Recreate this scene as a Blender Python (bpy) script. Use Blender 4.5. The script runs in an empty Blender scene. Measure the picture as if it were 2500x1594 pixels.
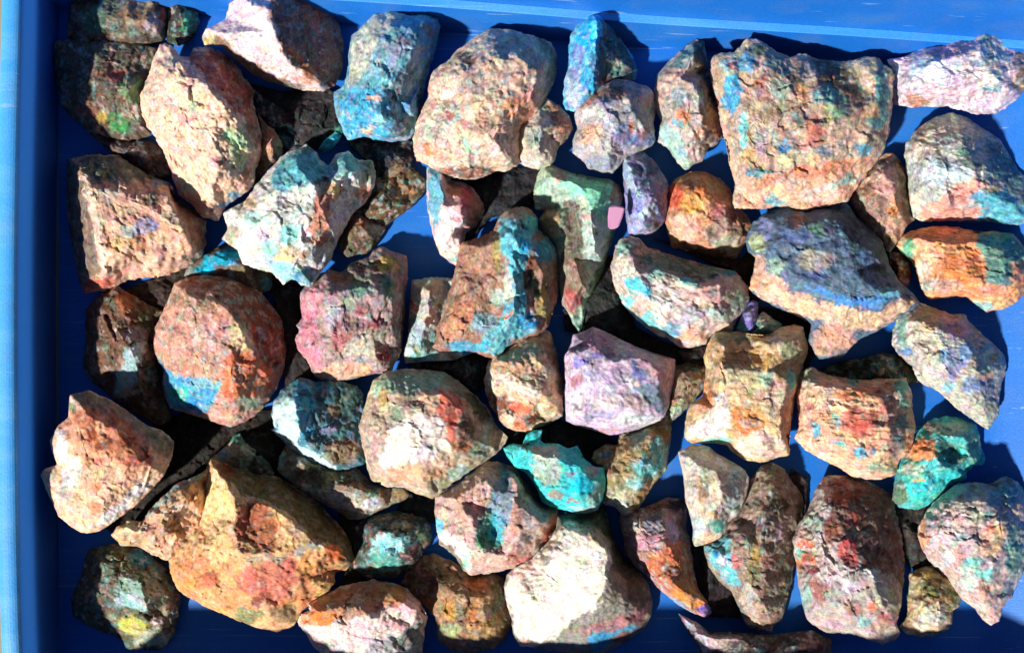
import bpy, bmesh, math, random
import numpy as np
from mathutils import Vector
from mathutils.geometry import delaunay_2d_cdt

# ---------------------------------------------------------------- scales
U = 0.00025            # metres per photograph pixel at the reference height
HC = 2500.0            # camera height above the reference plane (in pixels)
ZR = 130.0             # reference plane height above the tray floor
CX, CY = 1250.0, 797.0

scene = bpy.context.scene
col = scene.collection

# ---------------------------------------------------------------- camera
cam_data = bpy.data.cameras.new("camera")
cam = bpy.data.objects.new("camera", cam_data)
col.objects.link(cam)
cam.location = (0, 0, (HC + ZR) * U)
cam.rotation_euler = (0, 0, 0)
cam_data.sensor_fit = 'HORIZONTAL'
cam_data.sensor_width = 36.0
cam_data.lens = 36.0 * HC / 2500.0
cam_data.clip_start = 0.01
cam_data.clip_end = 100.0
scene.camera = cam

# ---------------------------------------------------------------- light
SUN_EL = math.radians(42.0)
SUN_AZ = math.radians(224.0)      # direction towards the sun, counter-clockwise from +x
Ldir = Vector((math.cos(SUN_AZ) * math.cos(SUN_EL), math.sin(SUN_AZ) * math.cos(SUN_EL), math.sin(SUN_EL)))
world = bpy.data.worlds.new("World")
scene.world = world
world.use_nodes = True
wn = world.node_tree
bg = wn.nodes["Background"]
sky = wn.nodes.new("ShaderNodeTexSky")
sky.sky_type = 'NISHITA'
sky.sun_disc = False
sky.air_density = 0.3
sky.dust_density = 1.0
sky.ozone_density = 0.0
sky.altitude = 1500.0
sky.sun_elevation = SUN_EL
sky.sun_rotation = math.radians(90.0) - SUN_AZ
wn.links.new(sky.outputs[0], bg.inputs[0])
bg.inputs[1].default_value = 0.075
sun_data = bpy.data.lights.new("sun", 'SUN')
sun_data.energy = 5.0
sun_data.angle = math.radians(2.4)
sun_data.color = (1.0, 0.965, 0.92)
sun = bpy.data.objects.new("sun", sun_data)
col.objects.link(sun)
sun.rotation_euler = Ldir.to_track_quat('Z', 'Y').to_euler()

scene.view_settings.view_transform = 'Standard'
scene.view_settings.look = 'None'
scene.view_settings.exposure = 0.55
scene.view_settings.gamma = 1.0

# ---------------------------------------------------------------- helpers
def lin(c):
    c = np.asarray(c, dtype=np.float64)
    return np.where(c <= 0.04045, c / 12.92, ((c + 0.055) / 1.055) ** 2.4)

def hexlin(h):
    return lin([int(h[i:i + 2], 16) / 255.0 for i in (0, 2, 4)])

def unproj(px, py, z):
    """photograph pixel + height above the tray floor (pixels) -> metres"""
    k = (HC + ZR - z) / HC
    return (px - CX) * k * U, -(py - CY) * k * U, z * U

_G = np.random.default_rng(7).normal(size=(256, 3)).astype(np.float32)
_G /= np.linalg.norm(_G, axis=1)[:, None]

def _hash(ix, iy, iz, seed):
    h = (ix * np.uint32(374761393) + iy * np.uint32(668265263) + iz * np.uint32(2147483589) + np.uint32(seed) * np.uint32(974711))
    h = (h ^ (h >> np.uint32(13))) * np.uint32(1274126177)
    h = (h ^ (h >> np.uint32(15))) * np.uint32(2246822519)
    return (h >> np.uint32(24)).astype(np.int64)

def vnoise(P, wl, seed):
    """gradient noise, roughly in [-1, 1], over points P (n,3)"""
    q = P / (wl * 0.8) + 1000.0
    f = np.floor(q)
    t = (q - f).astype(np.float32)
    i = f.astype(np.int64).astype(np.uint32)
    w = t * t * t * (t * (t * 6 - 15) + 10)
    acc = np.zeros(len(P), np.float32)
    for a in (0, 1):
        wa = w[:, 0] if a else 1 - w[:, 0]
        for b in (0, 1):
            wb = wa * (w[:, 1] if b else 1 - w[:, 1])
            for c in (0, 1):
                g = _G[_hash(i[:, 0] + np.uint32(a), i[:, 1] + np.uint32(b), i[:, 2] + np.uint32(c), seed)]
                d = g[:, 0] * (t[:, 0] - a) + g[:, 1] * (t[:, 1] - b) + g[:, 2] * (t[:, 2] - c)
                acc += wb * (w[:, 2] if c else 1 - w[:, 2]) * d
    return np.clip(acc * 1.9, -1, 1).astype(np.float64)

def facets(x, y, wl, seed, grad):
    """broken, chipped relief: tilted flat cells meeting along sharp edges"""
    gx, gy = np.floor(x / wl), np.floor(y / wl)
    d1 = np.full(x.shape, 1e9); d2 = np.full(x.shape, 1e9); off = np.zeros(x.shape)
    zero = np.zeros(x.shape, np.uint32)
    for i in (-1, 0, 1):
        for j in (-1, 0, 1):
            cx, cy = gx + i, gy + j
            ux, uy = (cx + 5000).astype(np.int64).astype(np.uint32), (cy + 5000).astype(np.int64).astype(np.uint32)
            a = _hash(ux, uy, zero, seed) / 255.0; b = _hash(ux, uy, zero, seed + 1) / 255.0
            c = _hash(ux, uy, zero, seed + 2) / 255.0 * 2 * math.pi; e = _hash(ux, uy, zero, seed + 3) / 255.0
            sx, sy = (cx + a) * wl, (cy + b) * wl
            d = np.hypot(x - sx, y - sy)
            o = ((x - sx) * np.cos(c) + (y - sy) * np.sin(c)) * grad * (0.35 + e)
            w = d < d1
            d2 = np.where(w, d1, np.minimum(d2, d)); off = np.where(w, o, off); d1 = np.where(w, d, d1)
    return off * sstep(0.0, 0.22, (d2 - d1) / wl)

def sstep(a, b, x):
    t = np.clip((x - a) / (b - a), 0, 1)
    return t * t * (3 - 2 * t)

def poly_sd(X, Y, poly):
    """signed distance to a polygon, negative inside"""
    d = np.full(X.shape, 1e18)
    inside = np.zeros(X.shape, bool)
    n = len(poly)
    for k in range(n):
        x0, y0 = poly[k]
        x1, y1 = poly[(k + 1) % n]
        ex, ey = x1 - x0, y1 - y0
        t = np.clip(((X - x0) * ex + (Y - y0) * ey) / (ex * ex + ey * ey + 1e-9), 0, 1)
        d = np.minimum(d, (X - x0 - t * ex) ** 2 + (Y - y0 - t * ey) ** 2)
        if y0 != y1:
            c = ((y0 > Y) != (y1 > Y)) & (X < ex * (Y - y0) / (y1 - y0) + x0)
            inside ^= c
    d = np.sqrt(d)
    return np.where(inside, -d, d)

def new_mesh_object(name, verts, faces, mat, parent=None, loc=(0, 0, 0), smooth=False):
    me = bpy.data.meshes.new(name)
    me.from_pydata([tuple(v) for v in verts], [], [tuple(f) for f in faces])
    me.update()
    if smooth:
        me.polygons.foreach_set("use_smooth", np.ones(len(me.polygons), bool))
    if mat:
        me.materials.append(mat)
    o = bpy.data.objects.new(name, me)
    o.location = loc
    col.objects.link(o)
    if parent:
        o.parent = parent
    return o

# ---------------------------------------------------------------- materials
def base_mat(name):
    m = bpy.data.materials.new(name)
    m.use_nodes = True
    nt = m.node_tree
    return m, nt, nt.nodes["Principled BSDF"]

def make_rock_mat():
    m, nt, p = base_mat("mineral_rock")
    N, Lk = nt.nodes, nt.links
    at = N.new("ShaderNodeAttribute"); at.attribute_name = "mineral"
    tc = N.new("ShaderNodeTexCoord")
    oi = N.new("ShaderNodeObjectInfo")
    sc_ = N.new("ShaderNodeMath"); sc_.operation = 'MULTIPLY'; sc_.inputs[1].default_value = 7.0
    Lk.new(oi.outputs["Random"], sc_.inputs[0])
    add = N.new("ShaderNodeVectorMath"); add.operation = 'ADD'
    Lk.new(tc.outputs["Object"], add.inputs[0]); Lk.new(sc_.outputs[0], add.inputs[1])
    gs = N.new("ShaderNodeMath"); gs.operation = 'MULTIPLY_ADD'; gs.inputs[1].default_value = 0.9; gs.inputs[2].default_value = 0.55
    Lk.new(oi.outputs["Random"], gs.inputs[0])
    vs = N.new("ShaderNodeVectorMath"); vs.operation = 'SCALE'
    Lk.new(add.outputs[0], vs.inputs[0]); Lk.new(gs.outputs[0], vs.inputs["Scale"])
    add = vs
    n1 = N.new("ShaderNodeTexNoise"); n1.inputs["Scale"].default_value = 700.0; n1.inputs["Detail"].default_value = 5.0
    n1.inputs["Roughness"].default_value = 0.65
    Lk.new(add.outputs[0], n1.inputs["Vector"])
    n2 = N.new("ShaderNodeTexNoise"); n2.inputs["Scale"].default_value = 260.0; n2.inputs["Detail"].default_value = 6.0
    n2.inputs["Roughness"].default_value = 0.7
    Lk.new(add.outputs[0], n2.inputs["Vector"])
    vo = N.new("ShaderNodeTexVoronoi"); vo.inputs["Scale"].default_value = 420.0
    Lk.new(add.outputs[0], vo.inputs["Vector"])
    # grain: value
    mr = N.new("ShaderNodeMapRange")
    mr.inputs["From Min"].default_value = 0.28; mr.inputs["From Max"].default_value = 0.72
    mr.inputs["To Min"].default_value = 0.6; mr.inputs["To Max"].default_value = 1.4
    Lk.new(n1.outputs["Fac"], mr.inputs["Value"])
    mul = N.new("ShaderNodeMix"); mul.data_type = 'RGBA'; mul.blend_type = 'MULTIPLY'; mul.inputs[0].default_value = 1.0
    Lk.new(at.outputs["Color"], mul.inputs[6])
    Lk.new(mr.outputs[0], mul.inputs[7])
    # grain: hue, from the noise colour
    hs = N.new("ShaderNodeMix"); hs.data_type = 'RGBA'; hs.blend_type = 'OVERLAY'; hs.inputs[0].default_value = 0.10
    Lk.new(mul.outputs[2], hs.inputs[6]); Lk.new(n2.outputs["Color"], hs.inputs[7])
    Lk.new(hs.outputs[2], p.inputs["Base Color"])
    p.inputs["Roughness"].default_value = 0.72
    p.inputs["Specular IOR Level"].default_value = 0.15
    ba = N.new("ShaderNodeMath"); ba.operation = 'MULTIPLY_ADD'; ba.inputs[1].default_value = 0.35
    Lk.new(vo.outputs["Distance"], ba.inputs[0]); Lk.new(n2.outputs["Fac"], ba.inputs[2])
    bp = N.new("ShaderNodeBump"); bp.inputs["Strength"].default_value = 0.3; bp.inputs["Distance"].default_value = 0.0022
    Lk.new(ba.outputs[0], bp.inputs["Height"]); Lk.new(bp.outputs[0], p.inputs["Normal"])
    return m

def make_plastic(name, colour, pale, wear, sss=0.0):
    m, nt, p = base_mat(name)
    N, Lk = nt.nodes, nt.links
    tc = N.new("ShaderNodeTexCoord")
    mp = N.new("ShaderNodeMapping"); mp.inputs["Scale"].default_value = (14, 60, 30)
    Lk.new(tc.outputs["Object"], mp.inputs[0])
    n = N.new("ShaderNodeTexNoise"); n.inputs["Scale"].default_value = 1.0; n.inputs["Detail"].default_value = 6
    Lk.new(mp.outputs[0], n.inputs["Vector"])
    n3 = N.new("ShaderNodeTexNoise"); n3.inputs["Scale"].default_value = 900.0; n3.inputs["Detail"].default_value = 2
    Lk.new(tc.outputs["Object"], n3.inputs["Vector"])
    rp = N.new("ShaderNodeMapRange"); rp.inputs["From Min"].default_value = 0.45; rp.inputs["From Max"].default_value = 0.85
    rp.inputs["To Max"].default_value = wear
    Lk.new(n.outputs["Fac"], rp.inputs["Value"])
    mx = N.new("ShaderNodeMix"); mx.data_type = 'RGBA'
    mx.inputs[6].default_value = (*colour, 1); mx.inputs[7].default_value = (*pale, 1)
    Lk.new(rp.outputs[0], mx.inputs[0])
    gr = N.new("ShaderNodeMapRange"); gr.inputs["To Min"].default_value = 0.72; gr.inputs["To Max"].default_value = 1.28
    Lk.new(n3.outputs["Fac"], gr.inputs["Value"])
    m2 = N.new("ShaderNodeMapping"); m2.inputs["Rotation"].default_value = (0.2, 0.1, 0.5); m2.inputs["Scale"].default_value = (9, 420, 200)
    Lk.new(tc.outputs["Object"], m2.inputs[0])
    n4 = N.new("ShaderNodeTexNoise"); n4.inputs["Scale"].default_value = 1.0; n4.inputs["Detail"].default_value = 3
    Lk.new(m2.outputs[0], n4.inputs["Vector"])
    r4 = N.new("ShaderNodeMapRange"); r4.inputs["From Min"].default_value = 0.66; r4.inputs["From Max"].default_value = 0.74
    r4.inputs["To Max"].default_value = 0.5
    Lk.new(n4.outputs["Fac"], r4.inputs["Value"])
    n5 = N.new("ShaderNodeTexNoise"); n5.inputs["Scale"].default_value = 38.0; n5.inputs["Detail"].default_value = 7
    Lk.new(tc.outputs["Object"], n5.inputs["Vector"])
    r5 = N.new("ShaderNodeMapRange"); r5.inputs["From Min"].default_value = 0.5; r5.inputs["From Max"].default_value = 0.78
    r5.inputs["To Max"].default_value = 0.35
    Lk.new(n5.outputs["Fac"], r5.inputs["Value"])
    d1 = N.new("ShaderNodeMix"); d1.data_type = 'RGBA'; d1.inputs[7].default_value = (0.30, 0.42, 0.58, 1)
    Lk.new(r4.outputs[0], d1.inputs[0]); Lk.new(mx.outputs[2], d1.inputs[6])
    d2 = N.new("ShaderNodeMix"); d2.data_type = 'RGBA'; d2.inputs[7].default_value = (0.10, 0.17, 0.30, 1)
    Lk.new(r5.outputs[0], d2.inputs[0]); Lk.new(d1.outputs[2], d2.inputs[6])
    mx = d2
    mu = N.new("ShaderNodeMix"); mu.data_type = 'RGBA'; mu.blend_type = 'MULTIPLY'; mu.inputs[0].default_value = 1.0
    Lk.new(mx.outputs[2], mu.inputs[6]); Lk.new(gr.outputs[0], mu.inputs[7])
    Lk.new(mu.outputs[2], p.inputs["Base Color"])
    p.inputs["Roughness"].default_value = 0.5
    p.inputs["Specular IOR Level"].default_value = 0.3
    if sss:
        tr = N.new("ShaderNodeBsdfTranslucent"); tr.inputs[0].default_value = (0.20, 0.50, 0.90, 1)
        ms = N.new("ShaderNodeMixShader"); ms.inputs[0].default_value = sss
        Lk.new(p.outputs[0], ms.inputs[1]); Lk.new(tr.outputs[0], ms.inputs[2])
        Lk.new(ms.outputs[0], N["Material Output"].inputs[0])
    bp = N.new("ShaderNodeBump"); bp.inputs["Strength"].default_value = 0.15; bp.inputs["Distance"].default_value = 0.001
    Lk.new(n3.outputs["Fac"], bp.inputs["Height"]); Lk.new(bp.outputs[0], p.inputs["Normal"])
    return m

ROCK = make_rock_mat()
THIN = make_plastic("translucent_blue_plastic", (0.03, 0.18, 0.60), (0.08, 0.27, 0.68), 0.35, 0.5)
BLUE = make_plastic("blue_plastic", (0.008, 0.128, 0.48), (0.05, 0.23, 0.54), 0.4)
LEDGE = make_plastic("sunlit_ledge_blue_plastic", (0.035, 0.24, 0.62), (0.12, 0.36, 0.66), 0.7)  # paler blue puts the ledge's sunlit stripe into its colour
RIMM = make_plastic("sunlit_rim_blue_plastic", (0.05, 0.31, 0.70), (0.18, 0.46, 0.74), 0.6)  # paler blue paints the sun's glare on the rim

gm, gnt, gp = base_mat("dry_ground")
gno = gnt.nodes.new("ShaderNodeTexNoise"); gno.inputs["Scale"].default_value = 60; gno.inputs["Detail"].default_value = 8
gcr = gnt.nodes.new("ShaderNodeMix"); gcr.data_type = 'RGBA'
gcr.inputs[6].default_value = (0.16, 0.14, 0.09, 1); gcr.inputs[7].default_value = (0.42, 0.40, 0.27, 1)
gnt.links.new(gno.outputs["Fac"], gcr.inputs[0]); gnt.links.new(gcr.outputs[2], gp.inputs["Base Color"])
gp.inputs["Roughness"].default_value = 0.9

# ---------------------------------------------------------------- setting: ground and tray
S_ = 3.0
ground = new_mesh_object("ground", [(-S_, -S_, 0), (S_, -S_, 0), (S_, S_, 0), (-S_, S_, 0)], [(0, 1, 2, 3)], gm, loc=(0, 0, -0.004))
ground["kind"] = "structure"

tray = bpy.data.objects.new("plastic_tray", None)
col.objects.link(tray)
tray["label"] = "bright blue plastic tray with raised walls holding all the rocks"
tray["category"] = "tray"

def sweep(name, path, profile, mat, closed_profile=True):
    """path: [(x, y, nx, ny)] with outward normal; profile: [(outward, z)] in pixels"""
    V, F = [], []
    n = len(profile)
    for (x, y, nx, ny) in path:
        for (o, z) in profile:
            V.append(((x + nx * o) * U, (y + ny * o) * U, z * U))
    m = len(path)
    for i in range(m - 1):
        for j in range(n if closed_profile else n - 1):
            a = i * n + j; b = i * n + (j + 1) % n
            F.append((a, b, b + n, a + n))
    F.append(tuple(range(n)))
    F.append(tuple((m - 1) * n + k for k in reversed(range(n))))
    o = new_mesh_object(name, V, F, mat, tray)
    bm = bmesh.new(); bm.from_mesh(o.data)
    bmesh.ops.recalc_face_normals(bm, faces=bm.faces)
    bm.to_mesh(o.data); bm.free()
    return o

def wpx(px, py, z):
    k = (HC + ZR - z) / HC
    return (px - CX) * k, -(py - CY) * k

# floor slab
X0, X1, Y0, Y1 = -1165, 1260, -1005, 760
fl = new_mesh_object("tray_floor", [(x * U, y * U, z * U) for z in (-12, 0) for (x, y) in ((X0, Y0), (X1, Y0), (X1, Y1 + 60), (X0, Y1 + 60))],
                     [(0, 3, 2, 1), (4, 5, 6, 7), (0, 1, 5, 4), (1, 2, 6, 5), (2, 3, 7, 6), (3, 0, 4, 7)], BLUE, tray)

# left wall: bowed, with a rolled rim
ys = [-60, 0, 250, 500, 780, 1044, 1330, 1594, 1890]
xs = [41, 39, 32, 27, 25, 27, 30, 38, 50]
ZT = 228
path = []
for py in np.linspace(-60, 1885, 64):
    px = np.interp(py, ys, xs)
    # smooth the interpolation
    px = np.mean([np.interp(py + d, ys, xs) for d in np.linspace(-160, 160, 9)])
    x, y = wpx(px, py, ZT)
    path.append((x, y, -1.0, 0.0))
sweep("side_wall", path, [(0, -10), (0, ZT - 6), (6, ZT - 3), (6, ZT - 3.5), (14, ZT - 3.5), (14, -10)], THIN)
sweep("sun_block_band", path, [(14.6, -11), (14.6, 120), (17, 124), (22, 120), (22, -11)], BLUE)  # opaque strip added to keep sun off the wall's lower outside
rim_prof = [(-12 + 23 - 23 * math.cos(a), ZT - 5 + 12 * math.sin(a)) for a in np.linspace(-0.25, math.pi + 0.25, 14)]
sweep("rim", path, rim_prof, RIMM)

# top wall: lower face, ledge, upper face, rim; it runs a few degrees off the frame
ZL = 118
tp = []
for t in np.linspace(0, 1, 40):
    px = 60 + t * 2560
    py = np.interp(px, [0, 900, 1250, 1550, 2200, 2290, 2700], [-46, 6, 32, 58, 96, 105, 135])
    py = np.mean([np.interp(px + d, [0, 900, 1250, 1550, 2200, 2290, 2700], [-46, 6, 32, 58, 96, 105, 135]) for d in np.linspace(-200, 200, 9)])
    x, y = wpx(px, py, ZL)
    tp.append((x, y, 0.065, 0.998))
sweep("end_wall", tp, [(-26, -10), (0, ZL), (3, ZL + 1.5), (60, ZL + 1.5), (60, -10)], BLUE)
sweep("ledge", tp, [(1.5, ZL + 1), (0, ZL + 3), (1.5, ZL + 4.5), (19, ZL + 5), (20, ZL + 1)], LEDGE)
sweep("flared_wall", tp, [(19, ZL + 1.2), (24, ZL + 30), (48, 330), (66, 330), (44, ZL + 1.2)], BLUE)
rp2 = [(44 + 14 - 14 * math.cos(a), 330 + 10 * math.sin(a)) for a in np.linspace(-0.2, math.pi + 0.2, 12)]
sweep("rim", tp, rp2, RIMM)
# right and front walls, outside the frame
rw = [(o, 62 * (o / 130.0) ** 1.6) for o in np.linspace(0, 130, 10)] + [(190, 130), (230, 230), (246, 230), (206, 120), (140, 45), (20, -14), (0, -14)]
sweep("side_wall", [(1195, y, 1.0, 0.0) for y in np.linspace(-1000, 720, 12)], rw, BLUE)
sweep("end_wall", [(x, -1000, 0.0, -1.0) for x in np.linspace(-1160, 1350, 12)], [(0, -10), (20, 395), (34, 395), (14, -10)], BLUE)  # unseen front wall, made taller so its shadow darkens the lower strip

# ---------------------------------------------------------------- rocks
TS = 650.0 / 1814.0          # tile pixel -> photograph pixel
FR = dict(A=(0, 0), B=(600, 0), C=(1200, 0), D=(1850, 0), E=(300, 0), F=(1550, 0), G=(300, 250), H=(900, 250), I=(1500, 250),
          J=(1850, 250), K=(0, 500), L=(600, 500), M=(1200, 500), N=(1850, 500), O=(0, 780), P=(600, 780), Q=(1200, 780),
          R=(1850, 780), S=(1550, 600), T=(0, 1044), U=(600, 1044), V=(1200, 1044), W=(1850, 1044), X=(300, 1044),
          Y=(950, 1044), Z=(1550, 1044))
RES = 2.6
GAIN = 0.79
GROUP = "raw mineral rocks lying in the blue tray"
SPECK = [('f2e6d8', 0.50), ('c0694c', 0.42), ('74c0c4', 0.60), ('54483e', 0.32), ('ecbcb4', 0.50), ('a6d8c4', 0.40)]

def nums(s):
    return [tuple(float(v) for v in t.split(',')) for t in s.split()]

def resample(pts, step):
    """corner-cut then resample a closed polyline (x, y, z)"""
    P = np.array(pts, float)
    Q = []
    n = len(P)
    for k in range(n):
        a, b, c = P[k - 1], P[k], P[(k + 1) % n]
        Q.append(b + (a - b) * 0.13); Q.append(b + ((a + c) / 2 - b) * 0.02); Q.append(b + (c - b) * 0.13)
    Q = np.array(Q)
    R = np.vstack([Q, Q[:1]])
    seg = np.hypot(np.diff(R[:, 0]), np.diff(R[:, 1]))
    L = np.concatenate([[0], np.cumsum(seg)])
    m = max(24, int(L[-1] / step))
    t = np.linspace(0, L[-1], m, endpoint=False)
    return np.stack([np.interp(t, L, R[:, k]) for k in range(3)], 1), L[-1]

def kernel_centre(P):
    x, y = P[:, 0], P[:, 1]
    x1, y1 = np.roll(x, -1), np.roll(y, -1)
    best, bc = None, None
    for gx in np.linspace(x.min(), x.max(), 28)[1:-1]:
        for gy in np.linspace(y.min(), y.max(), 28)[1:-1]:
            cr = ((x - gx) * (y1 - gy) - (x1 - gx) * (y - gy)) / (np.hypot(x1 - x, y1 - y) + 1e-9)
            s = np.sign(np.sum(cr))
            c = cr * s
            score = np.minimum(c, 12).min() * 4 + np.minimum(c, 0).sum() * 1.0 + 0.15 * np.minimum(c, 60).mean()
            if best is None or score > best:
                best, bc = score, (gx, gy)
    return bc

rock_count = 0
def rock(frame, label, zb, ze, outline, inner, base, paint="", rough=1.0, drop=16.0, speck=1.0, streak=None, lumps="", name="rock", cat="rock"):
    global rock_count
    rock_count += 1
    seed = rock_count * 17
    speck *= (0.9, 0.5, 0.7, 0.4)[rock_count % 4]
    ox, oy = FR[frame]
    O = [(ox + p[0] * TS, oy + p[1] * TS, p[2] if len(p) > 2 else ze) for p in nums(outline)]
    I = [(ox + p[0] * TS, oy + p[1] * TS, p[2]) for p in nums(inner)]
    # ---- height triangulation
    allp = [Vector((p[0], p[1])) for p in O + I]
    res = delaunay_2d_cdt(allp, [], [list(range(len(O)))], 1, 1e-4)
    vv = res[0]; tris = []
    for f in res[2]:
        for k in range(1, len(f) - 1):
            tris.append((f[0], f[k], f[k + 1]))
    zz = []
    orig = res[3]
    for k, v in enumerate(vv):
        if orig[k]:
            zz.append((O + I)[orig[k][0]][2])
        else:
            d = [(v[0] - p[0]) ** 2 + (v[1] - p[1]) ** 2 for p in O + I]
            zz.append((O + I)[int(np.argmin(d))][2])
    # ---- rings
    ring, per = resample(O, 3.0)
    m = len(ring)
    q = np.stack([ring[:, 0], ring[:, 1], np.full(m, seed * 3.7)], 1)
    cx, cy = kernel_centre(np.array(O))
    dx, dy = ring[:, 0] - cx, ring[:, 1] - cy
    rr = np.hypot(dx, dy)
    jit = 2.6 * vnoise(q, 26, seed) + 1.5 * vnoise(q, 11, seed + 1) + 0.8 * vnoise(q, 5, seed + 2)
    f = 1 + (rough * jit + 3.0) / np.maximum(rr, 20)
    ring[:, 0] = cx + dx * f; ring[:, 1] = cy + dy * f
    nr = max(12, int(np.mean(rr) / 1.75))
    nl = 9
    T = (np.arange(1, nr + 1) / nr) ** 0.92
    PX = cx + (ring[None, :, 0] - cx) * T[:, None]
    PY = cy + (ring[None, :, 1] - cy) * T[:, None]
    TT = np.repeat(T[:, None], m, 1)
    px = np.concatenate([[cx], PX.ravel()]); py = np.concatenate([[cy], PY.ravel()]); tt = np.concatenate([[0], TT.ravel()])
    def height(x, y):
        best = np.full(x.shape, -1e18); z = np.zeros(x.shape)
        for (a, b, c) in tris:
            ax, ay = vv[a]; bx, by = vv[b]; cx_, cy_ = vv[c]
            det = (by - cy_) * (ax - cx_) + (cx_ - bx) * (ay - cy_)
            if abs(det) < 1e-6:
                continue
            l1 = ((by - cy_) * (x - cx_) + (cx_ - bx) * (y - cy_)) / det
            l2 = ((cy_ - ay) * (x - cx_) + (ax - cx_) * (y - cy_)) / det
            l3 = 1 - l1 - l2
            mn = np.minimum(np.minimum(l1, l2), l3)
            w = mn > best
            k1, k2, k3 = (np.clip(l, 0, 1) for l in (l1, l2, l3))
            s = k1 + k2 + k3
            zc = (k1 * zz[a] + k2 * zz[b] + k3 * zz[c]) / s
            z = np.where(w, zc, z); best = np.where(w, mn, best)
        return z
    q = np.stack([px, py, np.full(px.shape, seed * 3.7)], 1)
    fade = 1 - sstep(0.9, 1.0, tt)
    wx = (5 * vnoise(q, 34, seed + 3) + 2.5 * vnoise(q, 13, seed + 4)) * fade
    wy = (5 * vnoise(q, 34, seed + 5) + 2.5 * vnoise(q, 13, seed + 6)) * fade
    z = (height(px + wx, py + wy) * 2 + height(px + wx + 4, py + wy) + height(px + wx - 4, py + wy)
         + height(px + wx, py + wy + 4) + height(px + wx, py + wy - 4)) / 6
    z -= drop * (1 - np.sqrt(np.maximum(0, 1 - tt ** 7)))
    # surface relief: lumps, chips and, on some rocks, bedding streaks
    r1 = vnoise(q, 48, seed + 7); r2 = vnoise(q, 21, seed + 8); r3 = vnoise(q, 11, seed + 9)
    chips = np.abs(vnoise(q, 30, seed + 11))
    rel = 3.2 * r1 + 2.0 * r2 + 1.3 * r3 - 1.2 * (1 - sstep(0, 0.08, chips)) * sstep(0.15, 0.5, vnoise(q, 60, seed + 12))
    rel += facets(px + 4 * r2, py + 4 * r3, 52, seed + 60, 0.26) + facets(px + 3 * r3, py + 3 * r2, 21, seed + 70, 0.20)
    if streak is not None:
        an, amt = math.radians(streak[0]), streak[1]
        u = px * math.cos(an) + py * math.sin(an); v = -px * math.sin(an) + py * math.cos(an)
        qs = np.stack([u / 6.0, v, np.full(u.shape, seed * 1.3)], 1)
        sk = 0.6 * vnoise(qs, 11, seed + 12) + 0.4 * vnoise(qs, 5, seed + 13)
        rel += amt * 3.0 * sk
    else:
        sk = 0
    z = z + rough * rel
    for (lx, ly, lr, lh) in nums(lumps):
        d = np.hypot(px + 2 * r3 - ox - lx * TS, py + 2 * r2 - oy - ly * TS) / (lr * TS)
        z += lh * np.sqrt(np.maximum(0, 1 - d * d))
    z = np.maximum(z, zb + 8)
    # ---- lower part
    ze_ring = z[1 + (nr - 1) * m:]
    LX, LY, LZ = [], [], []
    for k in range(1, nl + 1):
        u = k / nl
        s = 1 - 0.04 * u - 0.26 * u ** 2.2
        nz = vnoise(np.stack([ring[:, 0], ring[:, 1], np.full(m, seed + k * 9.0)], 1), 24, seed + 14) * 0.02
        LX.append(cx + (ring[:, 0] - cx) * (s + nz * (u < 0.99))); LY.append(cy + (ring[:, 1] - cy) * (s + nz * (u < 0.99)))
        LZ.append(ze_ring * (1 - u) + zb * u)
    PXa = np.concatenate([px, np.concatenate(LX), [cx]]); PYa = np.concatenate([py, np.concatenate(LY), [cy]])
    PZa = np.concatenate([z, np.concatenate(LZ), [zb]])
    n = len(PXa)
    # ---- faces
    j = np.arange(m); j1 = (j + 1) % m
    R = nr + nl
    quads = []
    for i in range(R - 1):
        b0 = 1 + i * m; b1 = b0 + m
        quads.append(np.stack([b0 + j, b1 + j, b1 + j1, b0 + j1], 1))
    quads = np.concatenate(quads)
    t0 = np.stack([np.zeros(m, int), 1 + j, 1 + j1], 1)
    lb = 1 + (R - 1) * m
    t1 = np.stack([np.full(m, n - 1), lb + j1, lb + j], 1)
    # orientation (pixel y points down)
    area = np.sum(ring[:, 0] * np.roll(ring[:, 1], -1) - np.roll(ring[:, 0], -1) * ring[:, 1])
    if area > 0:
        quads = quads[:, ::-1]; t0 = t0[:, ::-1]; t1 = t1[:, ::-1]
    # ---- colour of the minerals
    q3 = np.stack([PXa, PYa, PZa + seed * 5.1], 1)
    ax = PXa + 9 * vnoise(q3, 42, seed + 20) + 5 * vnoise(q3, 15, seed + 21) + 3 * vnoise(q3, 9, seed + 22)
    ay = PYa + 9 * vnoise(q3, 42, seed + 23) + 5 * vnoise(q3, 15, seed + 24) + 3 * vnoise(q3, 9, seed + 25)
    def mineral(h):
        c = hexlin(h)
        if c[2] > 1.3 * c[0]:                 # blue copper minerals lean towards turquoise
            c = c * np.array([1.0, 1.05, 1.0])
        elif c.mean() > 0.12:                 # pale host rock is a little pink and chalky
            c = c * 0.93 + 0.07 * np.array([0.82, 0.62, 0.57])
        return c
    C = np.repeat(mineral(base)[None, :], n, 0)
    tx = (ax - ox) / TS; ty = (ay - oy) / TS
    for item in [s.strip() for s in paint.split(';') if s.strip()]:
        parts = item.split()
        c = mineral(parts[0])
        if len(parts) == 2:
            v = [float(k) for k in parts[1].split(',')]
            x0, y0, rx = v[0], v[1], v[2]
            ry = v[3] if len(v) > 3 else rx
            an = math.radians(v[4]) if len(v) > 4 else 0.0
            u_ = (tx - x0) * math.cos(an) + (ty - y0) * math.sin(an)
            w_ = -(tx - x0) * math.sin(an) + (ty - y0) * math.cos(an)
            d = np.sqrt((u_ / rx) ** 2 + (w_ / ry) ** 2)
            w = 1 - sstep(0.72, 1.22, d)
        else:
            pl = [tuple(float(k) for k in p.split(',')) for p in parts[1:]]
            w = 1 - sstep(-16, 16, poly_sd(tx, ty, pl))
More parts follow.
